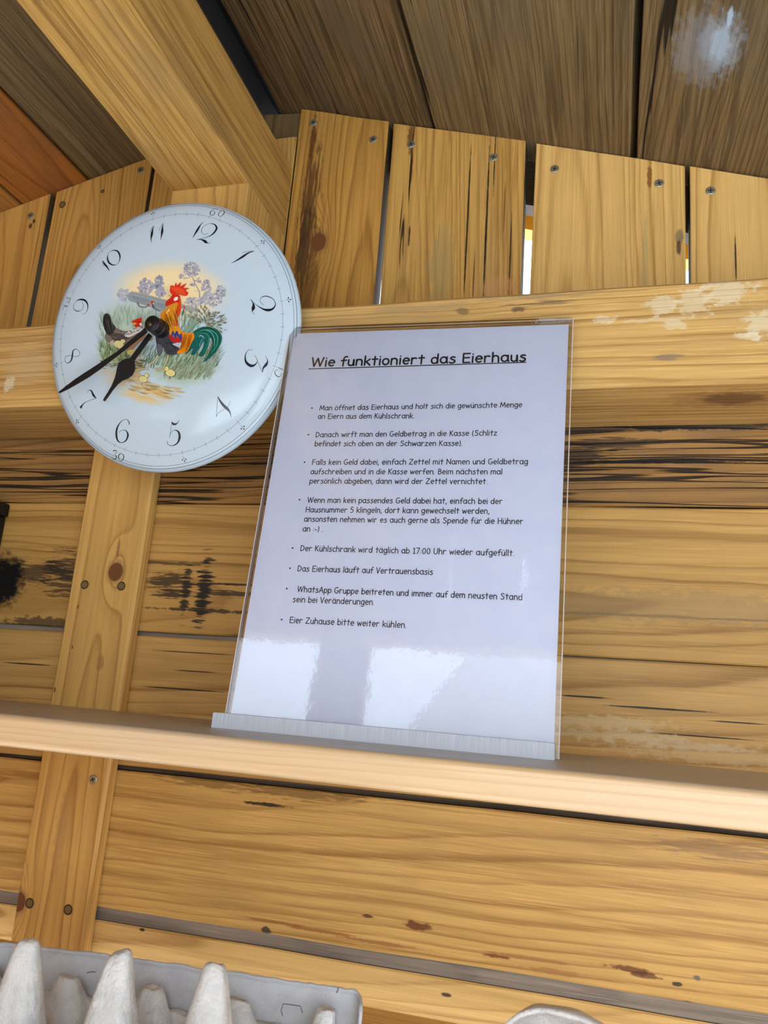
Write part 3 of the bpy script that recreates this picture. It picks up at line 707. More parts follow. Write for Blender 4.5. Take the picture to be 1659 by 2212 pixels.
for j in range(NZ):
    for i in range(NX):
        a = j*(NX+1)+i; F.append((a, a+1, a+NX+2, a+NX+1)); F.append((M_+a+NX+1, M_+a+NX+2, M_+a+1, M_+a))
mesh_obj('paper', V, F, paper_m.m, note)

# ------------------------------------------------------------------ stroke lettering
def A(cx, cy, rx, ry, a0, a1, n=None):
    n = n or max(4, int(abs(a1-a0)/24))
    return [(cx+rx*math.cos(math.radians(a0+(a1-a0)*i/n)), cy+ry*math.sin(math.radians(a0+(a1-a0)*i/n))) for i in range(n+1)]
G = {
 'a': (.62, [A(.29, .35, .25, .33, 50, 410), [(.54, .68), (.54, .22), (.60, .02)]]),
 'b': (.58, [[(.06, 1.02), (.06, .02)], A(.30, .33, .24, .32, 180, -180)]),
 'c': (.50, [A(.32, .35, .26, .33, 55, 305)]),
 'd': (.60, [A(.28, .33, .24, .32, 0, 360), [(.53, 1.02), (.53, .02)]]),
 'e': (.56, [[(.07, .36), (.53, .38)]+A(.30, .35, .24, .33, 6, 312)]),
 'f': (.46, [A(.40, .80, .19, .22, 62, 180)+[(.20, .0)], [(.02, .58), (.44, .62)]]),
 'g': (.58, [A(.28, .35, .24, .32, 20, 380), [(.52, .68), (.52, -.08)]+A(.29, -.08, .23, .22, -10, -155)]),
 'h': (.58, [[(.06, 1.02), (.06, .0)], [(.06, .36)]+A(.29, .42, .22, .25, 170, 0)+[(.52, .0)]]),
 'i': (.16, [[(.08, .66), (.08, .0)], [(.08, .90), (.08, .91)]]),
 'k': (.52, [[(.06, 1.02), (.06, .0)], [(.46, .66), (.08, .30)], [(.18, .38), (.50, .0)]]),
 'l': (.16, [[(.08, 1.02), (.08, .0)]]),
 'm': (.88, [[(.06, .66), (.06, .0)], [(.06, .40)]+A(.25, .46, .18, .21, 170, 0)+[(.43, .05)], [(.43, .42)]+A(.62, .46, .18, .21, 170, 0)+[(.82, .0)]]),
 'n': (.58, [[(.06, .66), (.06, .0)], [(.06, .36)]+A(.29, .43, .22, .24, 170, 0)+[(.52, .0)]]),
 'o': (.58, [A(.29, .34, .25, .33, 90, 450)]),
 'p': (.58, [[(.06, .66), (.05, -.34)], A(.30, .34, .24, .32, 180, -180)]),
 'r': (.50, [[(.07, .66), (.08, .0)], [(.08, .36)]+A(.30, .42, .22, .24, 165, 50)]),
 's': (.50, [[(.44, .60), (.30, .67), (.14, .61), (.11, .48), (.26, .38), (.42, .29), (.45, .14), (.33, .02), (.18, .0), (.04, .08)]]),
 't': (.48, [[(.24, .94), (.24, .0)], [(.02, .64), (.46, .65)]]),
 'u': (.56, [[(.06, .66), (.06, .28)]+A(.27, .26, .21, .25, 180, 340)+[(.49, .66)], [(.49, .66), (.52, .0)]]),
 'v': (.50, [[(.03, .66), (.24, .0), (.47, .66)]]),
 'w': (.74, [[(.03, .66), (.19, .02), (.37, .56), (.54, .02), (.71, .66)]]),
 'z': (.54, [[(.06, .64), (.48, .64), (.05, .02), (.52, .02)]]),
 'W': (1.04, [[(.03, 1.0), (.25, .02), (.51, .92), (.76, .02), (1.0, 1.0)]]),
 'E': (.62, [[(.58, .98), (.08, .98), (.08, .02), (.60, .02)], [(.08, .52), (.54, .54)]]),
 'M': (.90, [[(.04, .0), (.16, .98), (.45, .22), (.74, .98), (.86, .0)]]),
 'D': (.72, [[(.07, .98), (.07, .02)]+A(.09, .50, .56, .48, -88, 88)+[(.07, .98)]]),
 'G': (.76, [A(.40, .50, .35, .49, 58, 350)+[(.74, .42), (.42, .42)]]),
 'K': (.64, [[(.08, 1.0), (.08, .0)], [(.56, .98), (.09, .46)], [(.20, .56), (.60, .0)]]),
 'S': (.66, [[(.58, .84), (.44, .97), (.22, .94), (.12, .78), (.22, .60), (.46, .48), (.58, .30), (.50, .08), (.28, .0), (.06, .12)]]),
 'F': (.62, [[(.58, .98), (.10, .98), (.08, .0)], [(.09, .52), (.50, .54)]]),
 'Z': (.70, [[(.07, .97), (.62, .97), (.05, .03), (.66, .03)]]),
 'N': (.76, [[(.07, .0), (.07, .98), (.68, .04), (.68, 1.0)]]),
 'B': (.60, [[(.08, .98), (.08, .02)], [(.08, .98)]+A(.24, .77, .24, .20, 80, -80)+[(.12, .54)]+A(.26, .28, .29, .26, 85, -90)+[(.08, .02)]]),
 'H': (.72, [[(.07, 1.0), (.07, .0)], [(.65, 1.0), (.65, .0)], [(.07, .50), (.65, .52)]]),
 'U': (.70, [[(.06, 1.0), (.07, .34)]+A(.34, .30, .27, .29, 180, 360)+[(.62, 1.0)]]),
 'V': (.64, [[(.03, 1.0), (.30, .0), (.61, 1.0)]]),
 'A': (.74, [[(.03, .0), (.40, .98), (.70, .0)], [(.14, .34), (.60, .36)]]),
 ',': (.18, [[(.11, .08), (.04, -.16)]]), '.': (.16, [[(.07, .03), (.07, .04)]]), ':': (.18, [[(.09, .14), (.09, .15)], [(.09, .52), (.09, .53)]]),
 '-': (.36, [[(.04, .34), (.32, .34)]]), '(': (.30, [A(.36, .42, .28, .66, 128, 232)]), ')': (.30, [A(-.06, .42, .28, .66, 52, -52)]),
 '0': (.60, [A(.30, .48, .24, .47, 90, 450)]), '1': (.42, [[(.08, .80), (.24, .98), (.24, .02)], [(.08, .02), (.40, .02)]]),
 '5': (.58, [[(.50, .97), (.14, .97), (.10, .56), (.28, .62), (.46, .52), (.51, .30), (.42, .08), (.24, .0), (.06, .06)]]),
 '7': (.58, [[(.05, .97), (.54, .97), (.22, .0)]]), ' ': (.30, []),
}
for b_, n_ in (('a', 'ä'), ('o', 'ö'), ('u', 'ü')):
    ad, st = G[b_]; G[n_] = (ad, st+[[(.17, .90), (.17, .91)], [(.41, .90), (.41, .91)]])
GS = .11
def line_width(txt): return sum(G[c][0]+GS for c in txt)-GS
def ribbon(V, F, pts, w, mapf, h, cap=6):
    r = w/2
    for (x0, y0), (x1, y1) in zip(pts, pts[1:]):
        dx, dy = x1-x0, y1-y0; L = math.hypot(dx, dy) or 1e-9; nx, ny = -dy/L*r, dx/L*r
        k = len(V)
        for (x, y) in ((x0+nx, y0+ny), (x0-nx, y0-ny), (x1-nx, y1-ny), (x1+nx, y1+ny)): V.append(mapf(x, y, h))
        F.append((k, k+1, k+2, k+3))
    for (x, y) in pts:
        k = len(V)
        for i in range(cap): V.append(mapf(x+r*math.cos(2*PI*i/cap), y+r*math.sin(2*PI*i/cap), h))
        F.append(tuple(range(k, k+cap)))
ink = simple('black_ink', (.012, .012, .018), .6, spec=.3)
def text_line(name, txt, p0, p1, cap_h, weight, mat=ink, h=.00008, mirror=False, parent=note):
    (x0, z0), (x1, z1) = p0, p1
    Lw = math.hypot(x1-x0, z1-z0); W = line_width(txt); sx = Lw/W; sy = cap_h
    ux, uz = (x1-x0)/Lw, (z1-z0)/Lw
    wavg = weight*sy
    def mp(x, y, hh): return (x, OUT*hh, y)
    V = []; F = []; cx = 0.0
    for ch in txt:
        ad, strokes = G[ch]
        for st in strokes:
            pts = []
            for (a, b) in st:
                aa = (cx+a)*sx
                if mirror: aa = Lw-aa
                bb = b*sy
                pts.append((x0+ux*aa-uz*bb, z0+uz*aa+ux*bb))
            ribbon(V, F, pts, wavg, mp, h)
        cx += ad+GS
    return mesh_obj(name, V, F, mat, parent)
def z6(x, y): return SP(560+x/2.37, 660+y/2.37)
def z7(x, y): return SP(430+x/2.001, 1180+y/2.001)
text_line('printed_heading', 'Wie funktioniert das Eierhaus', z6(265, 313), z6(1365, 285), .0078, .175)
V = []; F = []
ribbon(V, F, [z6(254, 325), z6(1366, 291)], .0008, lambda x, y, h: (x, OUT*h, y), .00008)
mesh_obj('heading_underline', V, F, ink, note)
TL = [
 (z6, 'Man öffnet das Eierhaus und holt sich die gewünschte Menge', (308, 537), (1345, 520), (270, 525)),
 (z6, 'an Eiern aus dem Kühlschrank.', (300, 580), (793, 577), None),
 (z6, 'Danach wirft man den Geldbetrag in die Kasse (Schlitz', (288, 674), (1217, 665), (252, 661)),
 (z6, 'befindet sich oben an der Schwarzen Kasse).', (283, 720), (1040, 718), None),
 (z6, 'Falls kein Geld dabei, einfach Zettel mit Namen und Geldbetrag', (269, 815), (1375, 812), (232, 802)),
 (z6, 'aufschreiben und in die Kasse werfen. Beim nächsten mal', (262, 863), (1244, 864), None),
 (z6, 'persönlich abgeben, dann wird der Zettel vernichtet.', (257, 911), (1168, 914), None),
 (z6, 'Wenn man kein passendes Geld dabei hat, einfach bei der', (246, 1009), (1245, 1016), (206, 994)),
 (z6, 'Hausnummer 5 klingeln, dort kann gewechselt werden,', (237, 1058), (1178, 1066), None),
 (z6, 'ansonsten nehmen wir es auch gerne als Spende für die Hühner', (229, 1106), (1351, 1119), None),
 (z6, 'an :-) .', (222, 1156), (326, 1158), None),
 (z7, 'Der Kühlschrank wird täglich ab 17:00 Uhr wieder aufgefüllt.', (437, 20), (1362, 42), (404, 8)),
 (z7, 'Das Eierhaus läuft auf Vertrauensbasis', (425, 108), (1010, 123), (393, 95)),
 (z7, 'WhatsApp Gruppe beitreten und immer auf dem neusten Stand', (424, 197), (1397, 233), (379, 183)),
 (z7, 'sein bei Veränderungen.', (404, 241), (757, 254), None),
 (z7, 'Eier Zuhause bitte weiter kühlen.', (390, 331), (896, 353), (357, 317)),
]
for f, t, a, b, bl in TL:
    text_line('printed_line', t, f(*a), f(*b), .0041, .145)
    if bl:
        V = []; F = []; q = f(*bl)
        ribbon(V, F, [q, (q[0]+.00001, q[1])], .0013, lambda x, y, h: (x, OUT*h, y), .00008, cap=10)
        mesh_obj('bullet', V, F, ink, note)

# ================================================================== CLOCK
c_o = Vector((-.35119, .5375, .28354)); c_n = Vector((.00782, -.99008, -.14029)).normalized()
c_ez = Vector((0, 0, 1)); c_ez = (c_ez-c_n*c_ez.dot(c_n)).normalized()
c_ex = -c_n.cross(c_ez) if (-c_n.cross(c_ez)).x > 0 else c_n.cross(c_ez)
RC = .1142
MC = Matrix((c_ex, c_ez, c_n)).transposed().to_4x4(); MC.translation = c_o
CS = 1
if MC.to_3x3().determinant() < 0: raise RuntimeError('clock frame')
def dome(r):
    q = min(1.0, r/RC); return .009*math.sqrt(max(0.0, 1-q**8))
def CP(u, v, h=None, extra=0.0):
    """pixel -> clock face coordinates (a, b); on the dome or at height h"""
    hh = .009 if h is None else h
    for _ in range(6):
        o = c_o+c_n*hh
        d = ray(u, v); t = o.dot(c_n)/d.dot(c_n); q = d*t-c_o
        a, b = q.dot(c_ex), q.dot(c_ez)
        if h is not None: break
        hh = dome(math.hypot(a, b))
    return (a, b)
clock = empty('wall_clock'); clock.matrix_basis = MC
tag(clock, 'round white wall clock with painted rooster and black hands', 'clock')
FACE = lin((186, 203, 214))
fm_ = NT('glazed_white_face')
fm_.b.inputs['Base Color'].default_value = (*FACE, 1); fm_.b.inputs['Roughness'].default_value = .12; fm_.b.inputs['Coat Weight'].default_value = .0; fm_.b.inputs['Coat Roughness'].default_value = .03
V = []; F = []; NS = 128
rad = [0, .3, .6, .75, .84, .89, .92, .945, .965, .98, .99, .997, 1.0]
for k, q in enumerate(rad):
    if k == 0: V.append((0, 0, .009)); continue
    for i in range(NS):
        a = 2*PI*i/NS; chip = 0
        V.append((RC*q*math.cos(a), RC*q*math.sin(a), dome(RC*q)))
for i in range(NS): F.append((0, 1+i, 1+(i+1) % NS))
for k in range(len(rad)-2):
    for i in range(NS):
        a = 1+k*NS; F.append((a+i, a+NS+i, a+NS+(i+1) % NS, a+(i+1) % NS))
base = 1+(len(rad)-2)*NS; nb = len(V)
for i in range(NS):
    a = 2*PI*i/NS; V.append((RC*.992*math.cos(a), RC*.992*math.sin(a), -.0015))
for i in range(NS): F.append((base+i, nb+i, nb+(i+1) % NS, base+(i+1) % NS))
F.append(tuple(nb+i for i in range(NS))[::-1])
mesh_obj('dial', V, F, fm_.m, clock, smooth=True)
# back housing between the plate and the post
bm = bmesh.new(); bmesh.ops.create_cone(bm, cap_ends=True, segments=24, radius1=.004, radius2=.004, depth=.012)
bmesh.ops.translate(bm, vec=(0, 0, -.006), verts=bm.verts)
bm_obj('mount', bm, simple('mount_metal', (.1, .1, .1), .4, 1.0), clock)

cink = simple('dial_black_print', (.006, .010, .014), .18, spec=.5)
cgrey = simple('dial_grey_line', (.17, .20, .22), .18, spec=.5)
def cmap(x, y, h): return (x, y, dome(math.hypot(x, y))+h)
def catmull(P, n=5):
    out = []
    Q = [P[0]]+list(P)+[P[-1]]
    for i in range(1, len(Q)-2):
        p0, p1, p2, p3 = Q[i-1:i+3]
        for k in range(n):
            t = k/n
            out.append(tuple(.5*((2*p1[j])+(-p0[j]+p2[j])*t+(2*p0[j]-5*p1[j]+4*p2[j]-p3[j])*t*t+(-p0[j]+3*p1[j]-3*p2[j]+p3[j])*t**3) for j in range(len(p1))))
    out.append(tuple(P[-1])); return out
def vstroke(V, F, pts, mapf, h):
    """smooth stroke with a width at each point"""
    P = catmull(pts); n = len(P); Ls = []
    for i, p in enumerate(P):
        a = P[max(0, i-1)]; b = P[min(n-1, i+1)]
        dx, dy = b[0]-a[0], b[1]-a[1]; L = math.hypot(dx, dy) or 1e-9
        r = max(.00012, p[2]/2); nx, ny = -dy/L*r, dx/L*r
        Ls.append(((p[0]+nx, p[1]+ny), (p[0]-nx, p[1]-ny)))
    k = len(V)
    for (a, b) in Ls: V.append(mapf(a[0], a[1], h)); V.append(mapf(b[0], b[1], h))
    for i in range(n-1): F.append((k+2*i, k+2*i+1, k+2*i+3, k+2*i+2))
ZA = (380, 430, 5.925); ZB = (450, 620, 6.505); ZC = (110, 760, 4.879); ZD = (110, 430, 5.72); ZE = (90, 420, 2.86)
def zpts(Z, pts):
    o = []
    for (x, y, w_) in pts:
        a, b = CP(Z[0]+x/Z[2], Z[1]+y/Z[2]); o.append((a, b, w_/Z[2]*.00043))
    return o
NUM = [
 ('numeral', ZA, [[(215, 500, 2), (240, 455, 14), (280, 390, 26), (320, 325, 10), (355, 295, 3)],
      [(415, 435, 3), (380, 452, 3), (340, 440, 3), (328, 405, 5), (345, 360, 4), (395, 325, 3), (450, 315, 5), (500, 330, 14), (522, 375, 24), (490, 430, 20), (430, 475, 9), (350, 500, 3), (262, 523, 3)],
      [(262, 523, 3), (310, 518, 8), (350, 528, 20), (380, 548, 32), (402, 562, 12), (425, 565, 3), (445, 552, 2)]]),
 ('numeral', ZA, [[(712, 820, 3), (780, 785, 14), (860, 735, 26), (930, 690, 16), (1003, 666, 4)], [(1003, 666, 3), (930, 668, 2), (852, 688, 2)]]),
 ('minute_numeral', ZA, [[(540, 128, 2), (500, 125, 2), (455, 150, 5), (437, 182, 8), (450, 207, 5), (478, 205, 7), (498, 180, 7), (492, 158, 3), (465, 158, 2), (442, 180, 2)],
      [(612, 150, 3), (590, 145, 3), (558, 168, 6), (543, 200, 6), (560, 221, 4), (590, 215, 6), (615, 185, 9), (620, 160, 5), (612, 150, 3)]]),
 ('numeral', ZB, [[(780, 252, 2), (735, 215, 3), (732, 165, 4), (770, 135, 8), (820, 130, 10), (890, 155, 8), (935, 205, 6), (940, 260, 12), (900, 310, 24), (840, 325, 32), (770, 310, 18), (690, 260, 6), (640, 220, 3), (592, 170, 3)],
      [(592, 170, 3), (622, 215, 8), (635, 255, 28), (632, 300, 44), (622, 330, 18), (625, 360, 4), (655, 382, 2)]]),
 ('numeral', ZB, [[(625, 885, 3), (580, 880, 4), (535, 920, 7), (518, 990, 16), (535, 1060, 28), (600, 1108, 34), (660, 1090, 18), (685, 1050, 6), (688, 1020, 3)], [(655, 955, 3), (700, 1060, 3), (760, 1200, 3)],
      [(762, 1200, 4), (772, 1140, 18), (810, 1095, 34), (833, 1045, 14), (820, 1000, 4), (798, 970, 3)]]),
 ('numeral', ZB, [[(135, 1535, 3), (122, 1680, 3), (112, 1825, 3)], [(135, 1535, 4), (165, 1600, 20), (215, 1665, 32), (270, 1715, 32), (305, 1765, 14), (320, 1830, 3)], [(112, 1820, 3), (150, 1765, 3), (215, 1725, 3), (270, 1685, 3), (312, 1600, 3)]]),
 ('minute_numeral', ZB, [[(972, 1125, 2), (1020, 1150, 9), (1082, 1170, 4)], [(985, 1165, 2), (955, 1168, 3), (935, 1195, 7), (950, 1240, 9), (990, 1262, 8), (1020, 1245, 5), (1025, 1215, 2)], [(1025, 1212, 2), (1052, 1245, 4), (1042, 1270, 10)]]),
 ('numeral', ZC, [[(1225, 940, 3), (1235, 975, 4), (1275, 990, 5), (1330, 965, 12), (1356, 905, 22), (1345, 845, 16), (1300, 825, 4), (1262, 860, 3), (1252, 908, 2)], [(1252, 908, 2), (1262, 830, 2), (1274, 750, 3)], [(1272, 738, 6), (1288, 760, 20), (1318, 762, 14), (1340, 742, 5), (1352, 722, 2)]]),
 ('numeral', ZC, [[(825, 768, 8), (822, 735, 7), (790, 712, 3), (740, 735, 6), (700, 800, 16), (690, 870, 20), (705, 935, 14), (745, 958, 5), (790, 935, 12), (812, 880, 18), (795, 835, 8), (755, 825, 3), (715, 850, 3)]]),
 ('minute_numeral', ZC, [[(652, 1050, 3), (675, 1038, 8), (697, 1055, 3), (672, 1078, 2), (692, 1100, 8), (682, 1128, 7), (658, 1132, 3), (645, 1105, 2)], [(742, 1068, 3), (718, 1085, 8), (714, 1120, 8), (738, 1150, 3), (762, 1130, 8), (768, 1095, 8), (742, 1068, 3)]]),
 ('numeral', ZC, [[(380, 430, 3), (395, 408, 3), (425, 410, 12), (450, 460, 20), (480, 490, 4)], [(480, 490, 3), (430, 505, 3), (370, 528, 4), (335, 558, 12), (312, 592, 28)]]),
 ('numeral', ZE, [[(236, 975, 2), (215, 957, 2.5), (195, 965, 6), (190, 995, 9), (183, 1025, 8), (162, 1042, 3), (144, 1028, 2), (148, 1005, 2), (175, 995, 2), (210, 1002, 2), (232, 995, 2), (236, 975, 2)]]),
 ('numeral', ZD, [[(390, 1420, 2), (430, 1410, 3), (455, 1350, 8), (450, 1290, 16), (415, 1250, 22), (360, 1242, 16), (310, 1265, 4), (280, 1310, 4), (285, 1360, 6), (330, 1386, 9), (380, 1370, 3), (400, 1320, 3), (385, 1270, 3)]]),
 ('numeral', ZD, [[(640, 760, 4), (660, 800, 22), (695, 840, 18), (725, 890, 3)], [(640, 760, 2), (635, 800, 2), (655, 835, 2)], [(770, 634, 8), (820, 642, 16), (850, 690, 20), (850, 750, 10), (820, 803, 3), (770, 816, 12), (720, 788, 20), (700, 735, 16), (707, 680, 4), (740, 645, 3), (770, 634, 8)]]),
 ('numeral', ZD, [[(1240, 540, 2), (1238, 490, 12), (1248, 430, 30), (1258, 370, 14), (1272, 330, 3)], [(1270, 335, 2), (1240, 365, 2), (1218, 412, 2)], [(1352, 508, 2), (1365, 460, 12), (1375, 400, 30), (1380, 345, 14), (1388, 295, 3)], [(1386, 305, 2), (1355, 340, 2), (1336, 390, 2)]]),
 ('minute_numeral', ZD, [[(158, 1372, 2), (150, 1345, 2), (205, 1325, 2)], [(150, 1320, 3), (180, 1318, 8), (205, 1335, 3)], [(185, 1220, 6), (205, 1213, 3), (203, 1240, 2)], [(200, 1240, 2), (225, 1225, 6), (238, 1240, 6), (225, 1268, 5), (200, 1272, 2), (192, 1290, 2)]]),
]
for nm, Z, sts in NUM:
    V = []; F = []
    for st in sts: vstroke(V, F, zpts(Z, st), cmap, .00010)
    mesh_obj(nm, V, F, cink, clock)
ROT = math.radians(72.0)
def arc_line(r, w_, name, mat, n=180):
    V = []; F = []
    for i in range(n):
        a = 2*PI*i/n
        V.append(cmap((r-w_/2)*math.cos(a), (r-w_/2)*math.sin(a), .00008)); V.append(cmap((r+w_/2)*math.cos(a), (r+w_/2)*math.sin(a), .00008))
    for i in range(n):
        j = (i+1) % n; F.append((2*i, 2*j, 2*j+1, 2*i+1))
    mesh_obj(name, V, F, mat, clock)
arc_line(RC*.886, .00026, 'minute_ring', cgrey)
arc_line(RC*.960, .00035, 'border_ring', cgrey)
arc_line(RC*.978, .00045, 'border_ring', cgrey)
V = []; F = []
for k in range(60):
    a = ROT-2*PI*k/60; r0, r1 = RC*.871, RC*.901; w_ = .00030
    ca, sa = math.cos(a), math.sin(a); q = len(V)
    for (r, s) in ((r0, -1), (r1, -1), (r1, 1), (r0, 1)): V.append(cmap(r*ca-s*w_/2*sa, r*sa+s*w_/2*ca, .00009))
    F.append((q, q+1, q+2, q+3))
mesh_obj('minute_ticks', V, F, cgrey, clock)
for k in range(12):
    if k % 3 == 0: continue
    a = ROT-2*PI*k/12; ca, sa = math.cos(a), math.sin(a); V = []; F = []
    def lf(rr, s, wd=.0010, ln=.0018, ang=0.0):
        q = len(V)
        for (dr, ds) in ((-ln/2, 0), (0, -wd/2), (ln/2, 0), (0, wd/2)):
            x, y = dr*math.cos(ang)-ds*math.sin(ang), dr*math.sin(ang)+ds*math.cos(ang)
            r, s2 = rr+x, s+y; V.append(cmap(r*ca-s2*sa, r*sa+s2*ca, .0001))
        F.append((q, q+1, q+2, q+3))
    lf(RC*.947, 0); lf(RC*.935, .0015, ang=1.2); lf(RC*.935, -.0015, ang=-1.2); lf(RC*.926, 0, .0003, .005)
    mesh_obj('fleuron', V, F, cink, clock)

# ---- painted poultry yard in the middle of the dial (flat print)
PV = []; PF = []; PC = []
Z5 = (200, 540, 5.184)
layer = [0]
def hh(): return .00006+layer[0]*.0000045
def c5(x, y): return CP(Z5[0]+x/Z5[2], Z5[1]+y/Z5[2])
def paint(poly, col, smooth=True, step=True):
    if step: layer[0] += 1
    P = [(x, y) for x, y in poly]
    if smooth:
        Q = [(*p, 0) for p in P]; n = len(Q); o = []
        for i in range(n):
            p0, p1, p2, p3 = Q[i-1], Q[i], Q[(i+1) % n], Q[(i+2) % n]
            for k in range(3):
                t = k/3
                o.append(tuple(.5*((2*p1[j])+(-p0[j]+p2[j])*t+(2*p0[j]-5*p1[j]+4*p2[j]-p3[j])*t*t+(-p0[j]+3*p1[j]-3*p2[j]+p3[j])*t**3) for j in (0, 1)))
        P = o
    pts = [Vector((*c5(x, y), 0)) for x, y in P]
    tris = tessellate_polygon([pts]); k = len(PV)
    for p in pts: PV.append(cmap(p.x, p.y, hh())); PC.append(lin(tuple(q_*.93 for q_ in col)))
    for t in tris: PF.append(tuple(k+i for i in t))
def pstroke(pts, w0, w1, col, mid=None):
    """brush stroke from pts, width w0 -> w1 in picture units"""
    n = len(pts); Q = []
    for i, (x, y) in enumerate(pts):
        t = i/(n-1); w_ = w0+(w1-w0)*t
        if mid: w_ = w_*(1-abs(2*t-1))+mid*(1-abs(2*t-1)) if False else (w0*(1-t)+w1*t)*(abs(2*t-1))+mid*(1-abs(2*t-1))
        Q.append((x, y, w_))
    P = catmull(Q, 4); L = []; k = len(PV); n = len(P)
    for i, p in enumerate(P):
        a = P[max(0, i-1)]; b = P[min(n-1, i+1)]; dx, dy = b[0]-a[0], b[1]-a[1]; l = math.hypot(dx, dy) or 1e-9
        nx, ny = -dy/l*p[2]/2, dx/l*p[2]/2
        for s in (1, -1):
            q = c5(p[0]+s*nx, p[1]+s*ny); PV.append(cmap(q[0], q[1], hh())); PC.append(lin(tuple(q_*.93 for q_ in col)))
    for i in range(n-1): PF.append((k+2*i, k+2*i+1, k+2*i+3, k+2*i+2))
def blob(cx, cy, rx, ry, col, n=14, rot=0.0, step=True):
    if step: layer[0] += 1
    k = len(PV); q = c5(cx, cy); PV.append(cmap(*q, hh())); PC.append(lin(tuple(q_*.93 for q_ in col)))
    for i in range(n):
        a = 2*PI*i/n; x, y = rx*math.cos(a), ry*math.sin(a)
        q = c5(cx+x*math.cos(rot)-y*math.sin(rot), cy+x*math.sin(rot)+y*math.cos(rot)); PV.append(cmap(*q, hh())); PC.append(lin(tuple(q_*.93 for q_ in col)))
    for i in range(n): PF.append((k, k+1+i, k+1+(i+1) % n))
WH = (186, 203, 214)
def glow(cx, cy, rx, ry, col, n=48, jag=.0, rs=1, cover=.35, rot=0.0):
    layer[0] += 1
    rnd = random.Random(rs); k = len(PV); q = c5(cx, cy); PV.append(cmap(*q, hh())); PC.append(lin(tuple(q_*.93 for q_ in col)))
    rings = (cover*.5, cover, cover+(1-cover)*.35, cover+(1-cover)*.7, 1.0); jj = [1+rnd.uniform(-jag, jag) for _ in range(n)]
    mixs = (0, 0, .3, .7, 1.0)
    for rr, mx_ in zip(rings, mixs):
        for i in range(n):
            a = 2*PI*i/n; x, y = rx*rr*jj[i]*math.cos(a), ry*rr*jj[i]*math.sin(a)
            q = c5(cx+x*math.cos(rot)-y*math.sin(rot), cy+x*math.sin(rot)+y*math.cos(rot)); PV.append(cmap(*q, hh()))
            PC.append(lin(tuple(c_*(1-mx_)+w_*mx_ for c_, w_ in zip(col, WH))))
    for i in range(n): PF.append((k, k+1+i, k+1+(i+1) % n))
    for r_ in range(4):
        for i in range(n):
            a = k+1+r_*n; PF.append((a+i, a+n+i, a+n+(i+1) % n, a+(i+1) % n))
glow(860, 480, 700, 400, (236, 214, 164), cover=.55, jag=.03)
glow(620, 400, 210, 120, (240, 214, 150), cover=.2) if False else None
rnd = random.Random(5)
glow(540, 1400, 520, 270, (214, 190, 140), cover=.35, jag=.12, rs=3, rot=.15)
glow(560, 1640, 330, 90, (212, 184, 128), cover=.3, jag=.25, rs=9, rot=.25)
glow(700, 1580, 300, 90, (216, 186, 120), cover=.3, jag=.2, rs=4, rot=.3)
glow(1000, 1300, 460, 260, (160, 180, 150), cover=.4, jag=.1, rs=6)
glow(420, 800, 430, 300, (178, 198, 176), cover=.35, jag=.15, rs=7)
glow(260, 1150, 240, 200, (165, 188, 140), cover=.3, jag=.15, rs=8)
# lavender trees
layer[0] += 1
def foliage(cx, cy, rx, ry, n, col, r=(10, 22)):
    for _ in range(n):
        a = rnd.uniform(0, 2*PI); q = math.sqrt(rnd.random())
        v = rnd.uniform(-12, 12); rr = rnd.uniform(*r)
        blob(cx+rx*q*math.cos(a), cy+ry*q*math.sin(a), rr, rr*.7, tuple(max(0, min(255, c_+v)) for c_ in col), n=7, rot=rnd.uniform(0, 3), step=False)
        if rnd.random() < .1: layer[0] += 1
LAV = (176, 176, 190)
foliage(595, 410, 85, 90, 90, LAV); foliage(745, 380, 55, 85, 60, LAV); foliage(760, 470, 60, 60, 50, LAV); foliage(350, 500, 70, 75, 60, (188, 190, 204))
foliage(1110, 215, 95, 80, 110, (172, 170, 182), (8, 18)); foliage(1010, 300, 50, 30, 18, (180, 178, 188), (6, 13)); foliage(1185, 345, 38, 28, 18, (182, 174, 186), (6, 13)); foliage(1120, 390, 36, 22, 14, (182, 174, 186), (6, 13))
foliage(1275, 430, 55, 95, 70, (178, 180, 190), (8, 18)); foliage(1440, 470, 60, 70, 55, (182, 184, 196), (8, 17)); foliage(1330, 560, 130, 70, 100, (180, 182, 194), (8, 18)); foliage(1130, 590, 95, 55, 70, (184, 186, 198), (8, 18))
pstroke([(1115, 290), (1150, 380), (1195, 460), (1200, 540)], 10, 12, (168, 164, 176)); pstroke([(1110, 300), (1060, 320), (990, 310)], 6, 4, (168, 164, 176)); pstroke([(1195, 470), (1140, 460)], 5, 3, (168, 164, 176))
# log rail
paint([(398, 530), (410, 490), (445, 468), (500, 475), (660, 520), (840, 568), (840, 650), (770, 690), (640, 640), (520, 600), (420, 575)], (150, 160, 163))
paint([(1000, 610), (1100, 640), (1195, 665), (1200, 690), (1090, 690), (1000, 660)], (165, 170, 165))
for i in range(7): pstroke([(420+10*i, 500+11*i), (560, 530+11*i), (800, 600+9*i)], 4, 3, random.Random(i).choice([(115, 128, 134), (182, 190, 190), (132, 142, 146)]))
pstroke([(440, 466), (600, 500), (840, 566)], 6, 8, (205, 192, 150)); pstroke([(1000, 607), (1100, 635), (1195, 660)], 6, 5, (200, 190, 150))
